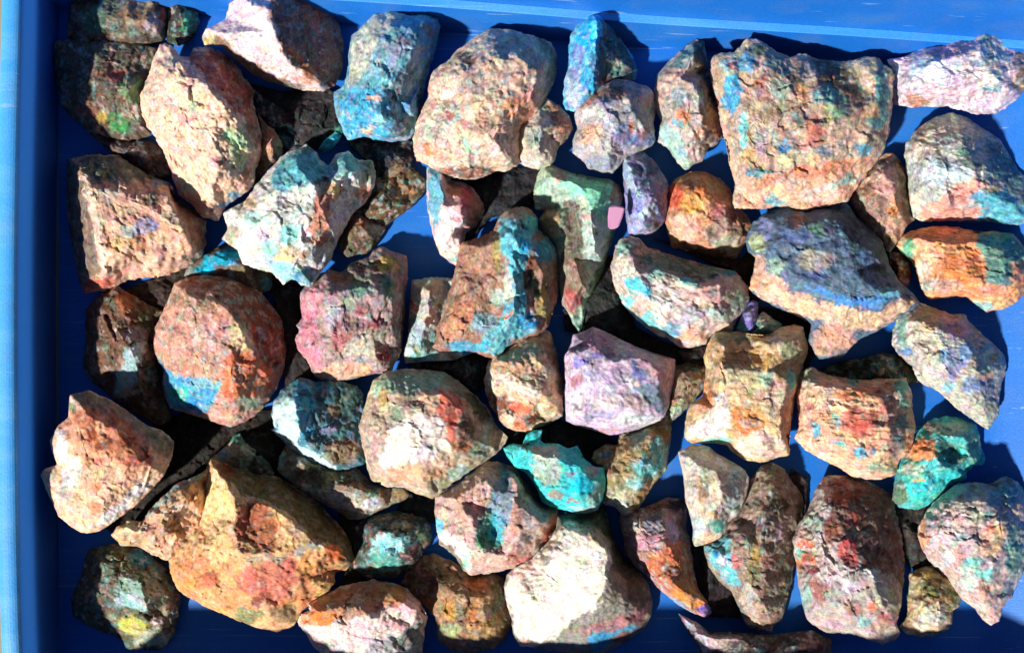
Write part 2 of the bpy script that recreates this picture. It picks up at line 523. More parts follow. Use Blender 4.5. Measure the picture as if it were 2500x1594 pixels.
        w = (w * 0.88)[:, None]
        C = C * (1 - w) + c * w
    for k, (h, amt) in enumerate(SPECK):
        nn = 0.68 * vnoise(q3, 30, seed + 80 + k) + 0.32 * vnoise(q3, 10, seed + 90 + k)
        w = (sstep(0.24, 0.50, nn) * amt * 0.68 * speck)[:, None]
        C = C * (1 - w) + hexlin(h) * w
    br = 1 + 0.24 * vnoise(q3, 34, seed + 50) + 0.24 * vnoise(q3, 15, seed + 51) + 0.2 * vnoise(q3, 9, seed + 52)
    if streak is not None:
        u = PXa * math.cos(an_s(streak)) + PYa * math.sin(an_s(streak)); v = -PXa * math.sin(an_s(streak)) + PYa * math.cos(an_s(streak))
        qs = np.stack([u / 6.0, v, PZa * 0.3], 1)
        br = br + 0.35 * streak[1] * vnoise(qs, 7, seed + 53)
    hue = np.stack([0.65 * vnoise(q3, 34, seed + 54 + k) + 0.45 * vnoise(q3, 13, seed + 57 + k) for k in range(3)], 1)
    lum = C.mean(1, keepdims=True)
    C = np.maximum(lum + (C - lum) * 1.14, 0.01)
    C = C * np.clip(br, 0.25, 1.8)[:, None] * (1 + 0.26 * (hue - 0.6 * hue.mean(1, keepdims=True)))
    C = np.clip(C * GAIN, 0.004, 0.92)
    # ---- mesh
    WX, WY, WZ = unproj(PXa, PYa, PZa)
    oxw, oyw, ozw = unproj(cx, cy, zb)
    co = np.stack([WX - oxw, WY - oyw, WZ - ozw], 1).astype(np.float32)
    me = bpy.data.meshes.new(name)
    me.vertices.add(n)
    me.vertices.foreach_set("co", co.ravel())
    loops = np.concatenate([quads.ravel(), t0.ravel(), t1.ravel()]).astype(np.int32)
    nq, n3 = len(quads), 2 * m
    starts = np.concatenate([np.arange(nq) * 4, nq * 4 + np.arange(n3) * 3]).astype(np.int32)
    me.loops.add(len(loops)); me.loops.foreach_set("vertex_index", loops)
    me.polygons.add(nq + n3); me.polygons.foreach_set("loop_start", starts)
    me.polygons.foreach_set("use_smooth", np.ones(nq + n3, bool))
    me.update(calc_edges=True)
    at = me.color_attributes.new("mineral", 'FLOAT_COLOR', 'POINT')
    at.data.foreach_set("color", np.concatenate([C, np.ones((n, 1))], 1).astype(np.float32).ravel())
    me.materials.append(ROCK)
    o = bpy.data.objects.new(name, me)
    o.location = (oxw, oyw, ozw)
    o["label"] = label; o["category"] = cat; o["group"] = GROUP
    col.objects.link(o)
    return o

def an_s(s):
    return math.radians(s[0])


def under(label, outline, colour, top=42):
    """a low near-black stone added to darken a shaded gap; outline in photograph pixels"""
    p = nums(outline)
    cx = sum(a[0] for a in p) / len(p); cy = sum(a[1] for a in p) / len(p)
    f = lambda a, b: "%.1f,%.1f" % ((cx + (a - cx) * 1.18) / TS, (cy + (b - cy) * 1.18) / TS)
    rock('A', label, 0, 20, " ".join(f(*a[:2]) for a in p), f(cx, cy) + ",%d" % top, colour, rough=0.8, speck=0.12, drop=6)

# rock(frame, label, bottom, edge height, outline, inner heights, base colour, mineral patches)
rock('A', "dark grey-brown rock in the top left corner, cut by the picture's top edge", 0, 40,
 "505,-80 860,-80 1120,-60 1140,130 1120,270 1000,300 760,310 560,300 460,250 470,130",
 "700,100,80 1000,150,90", '5a544a', "8a6a4a 920,80,110,90; b0a0a0 1050,160,60,80; c05a3a 1110,90,30,70; 4a6a5a 640,130,90,90")
rock('A', "dim brown rock mottled moss-green, under the corner rock and beside the long cream rock", 0, 50,
 "380,280 600,275 900,290 1070,330 1060,380 1010,520 965,610 975,800 1030,920 880,955 740,930 600,890 480,790 415,700 395,560 375,400",
 "700,500,95 880,620,105 600,700,90", '5f5548', "a0604a 780,510,80,50; 6f9a6a 900,620,90,90; 4f8a5a 800,800,80,50; a89a88 910,770,70,50; 8a5a4a 600,760,110,50; b09a4a 680,790,40,40; 4f9a60 820,870,70,40")
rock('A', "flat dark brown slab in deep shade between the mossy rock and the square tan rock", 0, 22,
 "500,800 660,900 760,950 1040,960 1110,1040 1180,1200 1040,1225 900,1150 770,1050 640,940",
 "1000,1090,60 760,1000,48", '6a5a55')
rock('A', "small dark stone with a bright green face at the top, right of the corner rock", 0, 30,
 "1135,-60 1230,-40 1290,40 1350,90 1350,170 1310,260 1220,310 1140,280", "1240,130,75", '3a3a33', "5fae8a 1290,150,60,90")
rock('E', "rock at the top edge, half pink-white, half rusty brown painted darker for shade", 30, 80,
 "730,-60 1050,-60 1270,-40 1390,70,45 1470,180,40 1500,300,40 1490,480,45 1440,580,55 1370,620,70 1240,610,70 1090,575 980,545 880,490 760,390 680,315 620,300 560,310 545,250 570,200 640,170 710,130 730,50",
 "1000,80,205 985,210,195 1080,340,190 1160,450,170 1330,560,120 680,230,140 900,390,150 1100,530,125", 'ecd0d0',
 "7a4c38 1000,-60 985,60 980,200 1080,330 1150,440 1250,510 1390,600 1530,500 1530,-60; b5623a 985,170 1080,300 1170,430 1290,520 1350,500 1220,380 1110,250 1040,150; f6e4e8 960,200,110,90,40; 6a5230 540,260 680,250 780,345 1000,495 1130,550 1250,610 1000,620 700,420; b0a060 590,270,40,50; e8a090 1240,550,100,30,20; c07058 1300,120,120,60,50", rough=0.60)  # dark brown polygon paints the shadow side into the colour
rock('E', "long cream rock with a maroon side and a pale green patch, upper left", 30, 95,
 "250,320 290,300 340,330 390,390 450,400 480,340,60 560,325,55 700,375,50 790,470,50 810,530,50 890,620,55 880,710,60 910,800,70 940,920,75 945,1050,75 900,1150,80 890,1230 860,1290 700,1400 650,1495 540,1475 480,1400 380,1320 340,1200 300,1070 240,950 170,860 140,780 125,650 180,520 210,420",
 "330,500,185 410,440,190 560,580,215 690,720,220 775,810,200 600,900,210 650,1150,190 860,1000,140 600,1350,150 350,850,190 450,480,185", 'ecc4ac',
 "8a4038 430,390 480,330 700,370 810,530 895,620 885,720 800,800 690,700 570,560; a86a58 800,760 900,760 950,1000 900,1000; a8c095 780,950,90,90; b8c8a0 780,1080,70,80; a86a45 830,1180,30,60; 6a9ac0 700,1390,50,30; 6a9ac0 760,1330,50,30; e0a8a0 620,1080,50,90; f2d4ae 300,800,60,60; d5d8b5 440,1270,60,60; f2dcb4 500,700,110,60,40; d8a898 460,1040,80,60; b8bca0 480,760,40,40", streak=(60, 0.5))
rock('E', "narrow brown rock tucked against the right side of the long cream rock", 0, 50,
 "920,780 990,870 1030,890 1085,1000 1070,1060 1010,1120 960,1220 895,1255 885,1200 940,1080 950,950",
 "1000,1000,90", '9a7458', "5a4434 920,1180,50,80; 5a4a3a 960,830,40,50; b8b080 1070,1020,30,60; c09078 1000,960,30,90")
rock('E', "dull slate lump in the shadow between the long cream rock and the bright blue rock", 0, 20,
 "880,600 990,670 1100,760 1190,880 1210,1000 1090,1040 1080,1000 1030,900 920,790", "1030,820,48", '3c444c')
rock('K', "squarish tan rock with a left face painted dark for shade and orange lower rim by the left wall", 15, 55,
 "465,-310,40 600,-330,60 800,-330,60 1000,-200 1150,-150 1200,-40 1330,40 1400,110,60 1395,260,55 1370,350 1310,400 1150,470 1000,490 870,510 700,580 580,600,60 540,520,35 500,300,30 460,50,30",
 "555,-230,125 605,-130,170 655,100,190 675,300,190 705,470,150 1150,-60,178 1250,150,182 1310,300,150 900,-60,182 900,100,192 900,300,188 1050,390,160", 'd4aa92',
 "6a5c50 440,-330 550,-240 640,60 675,480 600,610 440,610; 5a6a58 545,-330 1150,-330 1150,-170 620,-150 560,-240; e8d0b8 555,-220 620,-120 700,200 760,460 690,490 640,200 590,0; 8a5638 1180,-140 1330,40 1405,110 1395,310 1330,330 1260,150 1160,0; f0c0a8 700,480 950,420 1320,300 1370,350 1150,475 870,515; c85a40 660,555,130,40,-22; 8a8ab0 950,170,50,60; 98b0a8 870,180,60,50; e0b080 790,270,60,50; d08a6a 960,260,60,60; 8080a8 1040,150,40,50; 5a4a38 1050,-40,70,50; e0c0b0 1180,60,25,120,-25; 7a94a8 1100,-150,60,25; d8bcb0 730,-60,70,60; f0b8a0 1230,260,80,60", streak=(75, 0.4))  # dark left polygon paints the shadow of the tray wall
rock('G', "large white and teal rock with orange spots, upper left, lying over its neighbours", 45, 105,
 "700,790 690,760 740,720 830,680 950,520 1060,400 1130,340 1190,330 1250,290 1320,350 1340,400 1400,440 1450,360 1530,335 1600,400 1690,400 1720,480,90 1710,580,85 1640,690,80 1560,760,75 1500,860,75 1450,950,75 1420,1060,75 1350,1150,80 1300,1230 1270,1250 1150,1200 1100,1230 1030,1160 820,1100 790,1010 690,930 720,860",
 "1000,620,190 1300,570,215 1050,850,215 850,800,170 1350,700,210 1400,860,185 1270,1010,175 900,1000,150 1530,450,165 1200,440,175 1360,500,140 1150,1100,150", 'dcdcd6',
 "5ab0c0 990,520 1120,350 1290,320 1340,420 1330,540 1200,560 1050,625; 6ab8b8 1530,440,90,80; 50a0b0 1390,470,70,60; e8b070 1420,610,75,60; b06848 1320,640 1400,620 1420,800 1390,980 1260,965 1270,800; f0cf90 1100,1020,80,70,20; 8ad0d0 1130,890,90,60; b0dcd0 900,800,80,70; dcd4dc 1480,770,50,120,30; 9ad0dc 980,1060 1100,1080 1300,1160 1290,1240 1100,1235 1010,1150; 4a8098 1240,1180,90,40; e0a080 1640,620,60,60; 30454a 1350,545,50,25; a88a70 1230,1040,50,50; 8a9a88 1670,470,50,90; d0b890 850,680,60,50,-50; a89a80 730,900,50,70; f4ece4 1090,660,60,50; 3a7070 1270,320,60,40; c8b8c0 1000,900,90,60; 9ac8cc 1000,1000,60,60", lumps="1250,385,75,14 1160,420,60,9 1530,420,85,15 1390,470,50,10 1600,520,60,9 1470,640,50,8")
rock('G', "low brown rock with a turquoise crust, under the white and teal rock", 0, 45,
 "425,1185 455,1110 560,1040 690,980 800,990 900,1080 1020,1150 1000,1280 900,1290 760,1230 560,1185",
 "650,1060,90 820,1110,85", '6a5a48', "2aa8d0 470,1160 560,1050 700,1005 830,990 820,1090 640,1115 540,1175; 3a6a70 980,1230,50,60; 8a9a90 460,1150,40,40")
rock('K', "round rust-brown rock with a vivid blue patch at its lower left", 15, 75,
 "1290,500 1400,488 1560,500,65 1680,540,55 1774,600,50 1914,780,42 1948,930,40 1930,1100,40 1880,1250,50 1774,1400,55 1650,1480 1570,1510 1480,1480 1330,1430 1270,1410 1160,1380 1125,1290 1110,1200 1120,1130 1085,1060 1050,950 1060,850 1110,740 1150,650 1190,540",
 "1260,620,150 1350,900,195 1530,680,195 1560,1000,200 1660,880,190 1300,1250,150 1600,1250,170 1750,1080,150", 'c29280',
 "7a4430 1290,480 1560,490 1750,590 1930,780 1960,950 1910,1120 1780,1100 1730,930 1610,800 1540,680 1410,560; a0583c 1380,530,120,40,10; f8e0b0 1640,890,65,110,-20; d0744a 1560,1010 1700,990 1850,1120 1830,1260 1660,1330 1520,1290 1490,1180; c04a38 1740,850,50,50; 3a9fd0 1085,1050 1130,1110 1230,1165 1400,1180 1505,1200 1480,1320 1420,1410 1300,1415 1150,1380 1100,1200; 3fae98 1220,1290,60,50; 8ab8c8 1380,1220,120,40; 7a9a80 1700,1350,90,50; d8b098 1440,1440,130,25; 2a80c8 1290,1380,90,40; d8b4a8 1400,880,90,60; a07a60 1300,650,110,60; c86a40 1560,1250,50,60", rough=0.80)  # darker brown at the upper right paints that face's shade
rock('K', "brown rock with a pale blue-grey streak down its face, left of the round rust rock", 0, 40,
 "700,600 790,555 880,610 1000,680 1110,730 1060,820 1050,950 1090,1080 1110,1200 1150,1390 1165,1450 1080,1505 960,1440 840,1370 760,1310 700,1250 620,1200 570,1100 590,900 590,720",
 "780,850,105 900,1000,115 960,1270,85 850,700,90", '6a5040', "a8c4c4 850,980 1000,940 960,1100 900,1250 780,1300 800,1150; b8b8a0 860,1280,90,40; a06038 850,650,50,80; 8a8a90 920,890,90,60; 585c44 1010,760,80,80; f0e0d0 790,840,22,16; 4a4434 1000,1150,60,140; 7a6440 1090,1380,60,90")
rock('O', "orange and white rock standing highest against the lower left wall", 60, 165,
 "480,520,150 600,490,150 740,550,155 880,640,155 1000,730,155 1100,760,150 1180,830,140 1170,930,140 1110,1060 1050,1130 920,1260 770,1370 680,1430 590,1450 500,1410 400,1330 370,1250 320,1150 285,1060 310,1020 400,990 360,900 345,830 390,740 470,670 470,600,140",
 "580,640,222 800,760,226 600,1000,232 930,930,230 500,1250,212 700,1250,218 480,850,228", 'f0c4a4',
 "e8a07c 700,850,330,260,25; c07050 480,640 640,590 760,600 900,700 1000,800 1050,1000 950,985 830,960 700,900 600,860 560,760; 8a4530 620,770,45,70; 8a4a34 710,860,50,45; 8a4a34 850,830,60,40; e8a888 690,730,30,90; 9a5a44 780,660,50,50; a85038 960,950,90,45; f4f4f0 380,760 440,740 470,830 460,960 420,980 360,900; e0ece0 480,1050,60,120,15; b8b8a0 340,1060,50,40; 7a7860 470,510 600,480 900,630 1190,810 1190,940 1060,900 960,760 800,630 560,590; d08060 640,1280,50,40; e0906a 650,1130,40,60; c8c8b8 420,1200,60,60; f8f4ec 770,1370 1050,1100 1000,1090 700,1330 600,1440; e8c0a0 700,1050,150,70; 60804f 500,600,30,40", speck=0.6, rough=0.60)
rock('X', "large ochre-orange rock with a rusty hollow and olive sloping side painted dark for shade, lower left", 25, 70,
 "600,222,115 720,255,60 900,310,50 1060,340,45 1200,430,40 1350,540,40 1480,680,40 1560,800,40 1590,900,40 1510,970,50 1440,980,60 1430,1050 1400,1110 1290,1170 1220,1240 1160,1340 1050,1385 930,1360 800,1310 700,1270 560,1210 390,1110 340,1020 320,900 370,830 440,720 500,640 515,520 530,400 560,300",
 "640,290,185 710,385,225 765,540,240 750,640,225 850,640,186 930,760,180 850,490,185 1040,545,190 1130,630,200 1310,770,180 1430,830,155 1040,850,200 1030,650,180 800,860,205 600,800,200 450,1000,155 900,1100,170 1200,1000,165", 'dcae7e',
 "dc9060 620,1050,330,190,15; d88a5c 1150,1050,330,200; 5f5030 600,220 720,250 1060,335 1350,530 1590,800 1600,900 1510,975 1480,830 1330,780 1200,640 1030,520 850,480 770,440 700,350; 8a4a2a 690,290,80,50,30; 9a4a2a 780,520 860,500 1000,530 1060,660 1040,850 960,830 800,770 750,680; ecc890 560,290 620,280 720,400 770,560 720,680 560,700 520,500; f2c08c 650,880,60,60; e87040 1440,860,75,60; c87060 800,950 1100,890 1250,920 1200,1050 1050,1190 900,1160 800,1080; e8ac74 700,1000,60,60; f0ba84 560,1150,70,50; b05a40 600,1020,60,60; eca868 700,1230,60,30; 6f7a48 860,1280,90,50; 8a7a50 1100,1270,120,60; b0a8a0 1200,830,60,40; d0b090 1180,690,50,50; b0c0b0 1310,800,50,30,40; b8a890 980,885,180,25; e8a060 1250,960,90,60; d8b878 1350,1080,70,60; 6a3a30 920,1180,40,40; e09050 480,1080,60,50", rough=0.75)  # olive side and red-brown hollow carry painted shade
rock('X', "crumbly tan rock with a teal upper edge, tucked against the large ochre rock's left side", 10, 85,
 "-70,730,125 -40,680,140 60,630,150 140,640,155 160,600,158 260,480,158 350,400,152 450,350,145 540,310,125 600,260,105 640,420,70 620,600,60 560,720,55 480,800,60 400,860,65 310,895 180,850 120,805 0,800",
 "250,690,190 100,710,180 40,690,180 300,560,205 440,470,198 360,740,115 520,560,110", 'd2a884',
 "c8a080 220,720,200,110; d8c0b0 380,580,90,60; 6a4a30 330,680,60,30; d8d0a8 60,690,70,35; d0a880 450,450,100,60; 8ab0b0 150,600 350,395 540,305 510,350 350,440 200,600", rough=1.2)
rock('X', "small pale stone with a teal tip peeping from behind the large ochre rock", 0, 45,
 "540,250 660,170 730,110 760,60 800,40 830,110 920,170 1000,250 1030,320 800,290 700,250 620,250", "800,150,90", 'b0b090',
 "4a9080 790,70,60,45; 55503f 950,250,100,60; 88a8c8 690,170,40,30")
rock('T', "bottom left rock, painted dark on one half for shade, with pale green and yellow bands on the other", 0, 35,
 "600,840 720,800 880,800 980,810 1050,900 1140,950 1170,1050 1230,1160 1210,1260 1190,1370 1130,1480 1060,1510 930,1500 860,1500 820,1430 770,1400 640,1360 500,1280 490,1150 560,1020",
 "800,1000,100 950,1050,110 1000,1250,100 700,1150,90", '5f5f4c',
 "8fb0a0 800,1050 900,1000 1080,1000 1120,1100 1130,1200 1050,1230 900,1230 790,1190; 4a80a0 970,880,80,90; a8c4d0 900,1190,110,45,15; c8c060 900,1350,110,60,15; e8e4e0 1060,1320,50,30,-20; b0c0a0 1050,1430,120,60; 9a9478 1150,1250,50,90; 2a4a40 960,1060,15,60,-20; 5a8a98 1080,960,50,40", streak=(20, 0.6))  # dark base stands for the wall's shadow; pale patches begin at its edge
rock('P', "curved rock with a white and blue left edge, beside the round rust rock", 25, 75,
 "330,420 370,395 430,410 480,430 560,415 650,430 760,460 800,520 800,640 790,720 810,850 830,930 800,980 720,1010 620,1030 560,1000 450,960 370,910 300,860 240,800 175,750 200,740 180,650 190,580 250,490",
 "330,560,165 350,700,165 400,830,150 380,500,150 470,660,120 600,600,100 650,850,110 560,930,120 720,700,85", '4f7280',
 "d2e8ee 190,560 290,520 370,600 380,700 350,830 480,900 620,990 600,1035 450,970 240,810 175,680; 5ab0d8 330,430 440,420 470,540 460,700 480,790 380,800 370,650 330,540; 2a80b0 530,450,70,25; 9090b8 560,750,70,40; 7a6040 660,900,140,90; 2a4a60 400,500,40,35; 3a4a48 700,560,80,120; 88b0b8 290,480,50,50; 80684a 600,620,50,40; 4a8098 400,840,50,40")
rock('P', "long grey-brown slab with a pale lower edge, lying under the curved white and blue rock", 0, 50,
 "280,860 400,900 560,1010 640,1020 730,1000 860,1120 980,1140 1080,1140 1110,1190 1080,1230 980,1260 880,1310 810,1350 700,1350 600,1280 470,1220 350,1140 240,1050 220,1020 240,930",
 "400,980,105 620,1120,112 850,1180,112", '7a7058',
 "b8b0a0 240,970 290,1070 450,1150 640,1160 800,1220 900,1290 800,1345 600,1260 350,1120; 5a5a40 430,1010,90,50; c8d0d8 850,1250,70,40; 8a6f48 980,1190,110,40; 908a50 560,1060,60,40; 5a7a70 860,1180,60,30; 4a4a3c 700,1090,60,30; a0c0c0 250,930,30,60")
rock('P', "rock with a chalk-white patch beside a red vein, near the centre", 50, 105,
 "870,420 950,365 1100,340 1230,350,90 1340,360,80 1450,430,65 1560,520,60 1650,620,60 1700,720,60 1780,800,65 1720,900,75 1650,950,80 1560,1000 1480,1060 1400,1110 1310,1190 1270,1215 1170,1180 1080,1140 950,1130 860,1090 830,1000 800,850 780,720 820,580",
 "1000,500,180 1240,520,212 1340,500,205 1490,620,190 1100,700,225 1150,900,222 1400,850,200 1540,800,165 900,800,178 1200,1080,175", 'b8a890',
 "9ac0a8 860,450 950,365 1340,360 1370,460 1250,475 1050,520 880,530; fdeee4 980,720 1150,640 1300,620 1380,760 1410,890 1250,940 1100,980 960,1050 910,980 940,860; c85040 1310,500 1400,495 1515,610 1440,680 1430,780 1420,880 1370,850 1350,700 1310,620; 3a4430 1400,470 1560,510 1700,700 1640,730 1540,600; e8b8a0 1180,500 1310,500 1310,620 1180,600; 8a7a68 1090,560,70,40; e0a888 1150,1050,240,55; f0d0b0 1350,960,90,50; b08a50 940,530,40,60,20; 7a9080 1030,650,60,40; b8a098 870,900,60,150; b86840 1470,865,70,35; 6a4a38 1500,740,60,100; 9ab0a0 1640,800,35,150,10; 7a8a70 1560,880,30,80; b0ccb8 1450,1040,80,50; a0a080 1330,1120,70,50; 5a4a40 1200,605,70,12; b08870 1470,790,30,60", speck=0.7, rough=0.70)  # dark green strip at the upper right paints the shaded face
rock('L', "squat mauve-pink rock speckled with green, a yellow crust at its upper right corner", 15, 70,
 "380,600 430,540 500,480 570,450 650,465 720,400 840,360 870,310 920,290 1010,330 1090,350 1100,480,50 1085,600,45 1080,750,45 1065,900,45 1050,1000 1010,1080 980,1140 870,1150 760,1170 640,1190 520,1190 460,1140 430,1060 360,990 345,920 370,860 350,820 390,780 375,680",
 "560,600,165 850,560,175 1000,650,165 600,900,185 850,900,180 1010,850,160 900,1080,130 990,430,115 700,430,85", 'a08a88',
 "c87f90 365,650 450,550 520,540 510,700 500,900 550,1100 540,1195 440,1090 335,950; 6a9080 760,570,90,60; 6a8a70 960,560,60,100; b090a0 640,640,80,90; b8b0b8 600,760,60,120; b05a60 790,730,50,40; a85a60 880,810,70,40; 9a5a58 640,900,60,110; b8ac98 840,950,120,90; e8b090 480,1130 600,1080 850,1090 880,1155 640,1200; b84a4a 940,1020,55,55; 6a3a38 1050,850,35,170; b8a040 960,400,80,55; 3a3430 760,420,100,40; a0603a 640,500,70,40; 403038 455,940,16,16; 8a8a70 770,500,100,40; 2a2820 880,430,60,20,30; 7a9a80 700,680,40,60; c0b0a8 720,1010,80,60", streak=(90, 0.3))
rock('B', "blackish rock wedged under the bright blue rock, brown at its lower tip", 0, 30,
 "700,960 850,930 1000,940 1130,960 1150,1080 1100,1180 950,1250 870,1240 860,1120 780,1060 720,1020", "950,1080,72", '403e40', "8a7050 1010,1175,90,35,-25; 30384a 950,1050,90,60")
rock('B', "dark rock with tan streaks running diagonally, right of the white and teal rock", 0, 30,
 "870,1220 1000,1190 1120,1130 1210,1200 1230,1290 1130,1400 1000,1500 880,1600 800,1560 760,1440 800,1380", "950,1370,85", '5f4c38',
 "a88060 1100,1300,110,40,-25; a08a60 920,1230,60,35,-30; 3a2e24 860,1390,110,50", streak=(-30, 0.6))
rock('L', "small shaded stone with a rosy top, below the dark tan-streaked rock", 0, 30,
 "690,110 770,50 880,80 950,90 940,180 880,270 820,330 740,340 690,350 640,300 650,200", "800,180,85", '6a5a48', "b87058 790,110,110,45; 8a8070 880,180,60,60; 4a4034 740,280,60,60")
rock('B', "bright blue rock with a cream left side at the top, above the dark gap", 35, 85,
 "870,110 960,75 1080,85 1130,105 1230,95 1300,130 1325,180,70 1300,280,60 1280,380,55 1250,450,55 1220,560,55 1200,680,60 1190,780,65 1160,860 1130,930 1090,960 960,960 860,940 800,920 700,950 660,870 620,760 610,700 610,630 680,580 700,470 710,330 720,260 790,190",
 "800,300,140 900,300,190 830,480,185 1000,180,175 1200,180,160 1100,450,200 940,560,212 800,700,200 920,800,200 1040,700,150 1120,720,165", '6f9cb4',
 "c8ccb4 720,260 870,105 1080,85 1050,150 920,250 830,450 760,560 690,590 700,450; 4fa0c8 615,700 720,620 850,590 980,680 1000,800 980,955 880,955 700,955; d8b8a0 880,680,60,35; d8c0a0 830,890,55,35; 7a6a80 1060,290,50,80; b0b8c8 1000,340,60,60; a0b8c8 1150,350,60,80; 2a3a40 1020,620,35,90; 5a8ab8 1120,680,50,120; 6ab4c8 1170,140,110,40; 7ab0cc 990,560,70,50; 8a90a8 1250,200,50,60; 4a5060 1060,880,60,60; a0d4e0 920,820,50,50; 8ab0c4 950,420,60,70; 5a7a90 1090,520,70,60")
rock('B', "sliver of cyan stone between the bright blue rock and the white and teal rock", 15, 55,
 "500,1010 545,950 610,905 610,865 650,850 668,890 640,950 600,1000 540,1035", "590,950,85", '4ab0c0', "3a7060 640,870,35,35")
rock('C', "big pinkish-cream boulder with a small dark crater, upper middle", 35, 110,
 "-34,210 30,205 150,215 310,260,90 400,300,75 440,380,65 445,470,60 410,580,65 360,680,80 330,720 290,780 200,870 190,960 190,1060 170,1130 80,1165 20,1160 -60,1200 -134,1220 -284,1205 -424,1130 -504,1090 -529,1000 -524,930 -494,810 -434,680 -419,560 -394,490 -304,430 -234,350 -144,280",
 "-200,500,205 0,400,218 200,400,212 320,500,190 -100,700,230 100,750,225 0,950,210 -300,850,190 -420,1000,155 270,650,200 100,1080,165 -250,1060,160 -100,1110,135", 'd6baa6',
 "c8b8a0 -250,450,120,90; a08a80 -140,560,90,110; 4a3c34 -165,400,75,32,10; eab0a0 -420,1050,90,80; e08a50 -430,1010,35,45; d89878 180,800,160,150; e8a090 230,680,80,50; f0c8b8 80,950,120,150; c8c4b4 -380,900,100,100; 98b8b0 -170,990,35,50; e8c4b0 -350,620,70,100; 5a6a62 310,255 400,295 450,400 440,560 370,690 340,560 380,450 330,330; 6a4030 -180,1175,230,45; c0b8a8 60,300,180,80; c09080 300,480,60,60; b0bcb4 -260,780,60,60; c07068 -300,790,40,40; a88878 -80,850,120,70; d88878 250,640,60,25", speck=1.1)
rock('C', "lumpy grey-green stone with a brown side, tucked under the right of the pinkish boulder", 10, 85,
 "170,880 230,790 320,730 370,680 450,720 520,800 555,870 500,960 450,1000 430,1080 400,1120 320,1150 220,1120 160,1080 150,960",
 "330,870,150 320,1020,155 460,850,110", 'c8c0b0', "98a898 300,930,60,60; 9a6a58 370,680 460,715 560,870 480,980 410,930 390,800; e0d0c0 380,1040,50,50; e4dccc 340,820,50,50; 707a68 260,960,35,60")
rock('C', "spiky vivid blue rock pointing at the back ledge, its right side painted dark for shade", 35, 100,
 "640,110 690,85 740,80 765,110 840,220,75 900,300,60 950,380,55 985,470,55 970,540,55 900,560,60 800,560,70 740,600 710,640 620,720 560,765 510,740 490,700 500,560 530,450 530,350 550,240 590,170",
 "725,130,195 710,300,205 695,450,195 620,300,170 580,600,145 680,590,150 850,400,110", '6ab0d8',
 "4a5a50 750,85 840,210 990,470 970,565 740,605 715,400 750,250; 3fb8f0 640,105 750,85 750,220 710,350 600,320 555,260; 8080c0 600,370,45,60; b8c0d4 560,600,70,130; 50a8e0 655,560,55,90; 604a50 790,560,70,30; 6a8a80 860,450,50,40; 7ae0e8 710,170,35,40; 3a6a90 700,420,30,60; 8090c0 560,500,40,60")  # dark polygon right of the ridge paints the unlit side
rock('C', "rounded lilac-grey rock with a brown cap, below the spiky blue rock", 25, 100,
 "590,740 650,660 740,600 830,545 950,560 1040,590 1100,640 1110,760,80 1100,880,80 1110,950 1080,1000 980,1040 920,1060 880,1110 830,1170 760,1175 670,1150 620,1090 560,1040 560,960 590,880 570,800",
 "760,700,185 950,680,178 830,900,195 700,950,175 1020,850,165 800,1080,150", 'b0a8ac',
 "8a7a68 820,630,110,50,-20; c07060 585,745 700,640 760,620 720,690 640,740; c88a70 900,640,100,40; d8d0b8 940,660,30,25; d0ccc4 680,780,90,60; d8b090 690,920,80,80; 8888b4 900,930,80,90; 7a80b0 1030,950,80,50; d0704a 960,870,25,30,20; 905a60 1030,900,35,60,30; 8a94a8 740,1110,110,50; 98a4a4 1000,760,100,60; 5a4a40 850,625,50,15,-25; 9098c0 760,700,40,30; a0a8b0 800,850,60,60", speck=1.15)
rock('I', "upright violet-blue crystalline rock with a pale edge, right of the mint-topped rock", 15, 80,
 "60,370 120,340 200,350 280,420 340,510,65 365,590,60 365,700,60 340,800,65 290,860 240,890 170,905 100,900 85,800 80,650 65,520",
 "115,500,150 165,640,168 220,480,130 260,650,165 200,800,150", '8a88b4', "b0c8e0 60,370 110,350 120,520 200,640 110,630 70,560; 5a5c80 220,450,90,70; 3a4450 230,570,50,30; a89cc0 280,620,70,80; c0d0e0 210,750,80,50; 8a84c8 140,690,55,80; 505060 250,850,60,40; a8b0d8 150,860,60,40; 6a70a0 310,740,40,60", speck=0.8, rough=0.90)
rock('I', "orange-red rock fading to pink and grey, touching the big slab's lower left corner", 0, 55,
 "370,590 400,540 450,510 540,480 620,480 700,520 770,580 800,640 830,720 900,770 935,840 900,920 860,1000,40 820,1080,25 700,1060,25 560,1010,30 400,990,35 370,900 350,810 360,740",
 "480,560,130 600,600,150 450,750,150 600,750,152 545,900,125 750,700,128 780,880,112", 'cc9470',
 "e05a40 410,640,60,90; e8b8a0 355,780 480,750 600,860 560,970 450,950 370,880; e0a050 520,680,80,80; 9a5a30 480,570,60,45; b89870 700,570,90,60; b06868 740,760,110,60; 9a8878 740,900,150,100; a0a088 780,970,90,60; 6a4838 640,650,20,70,-20; 4a3c30 380,975 560,990 820,1030 820,1085 600,1050; d08048 600,600,50,60", speck=0.7)  # dark strip along the bottom paints a neighbour's cast shadow
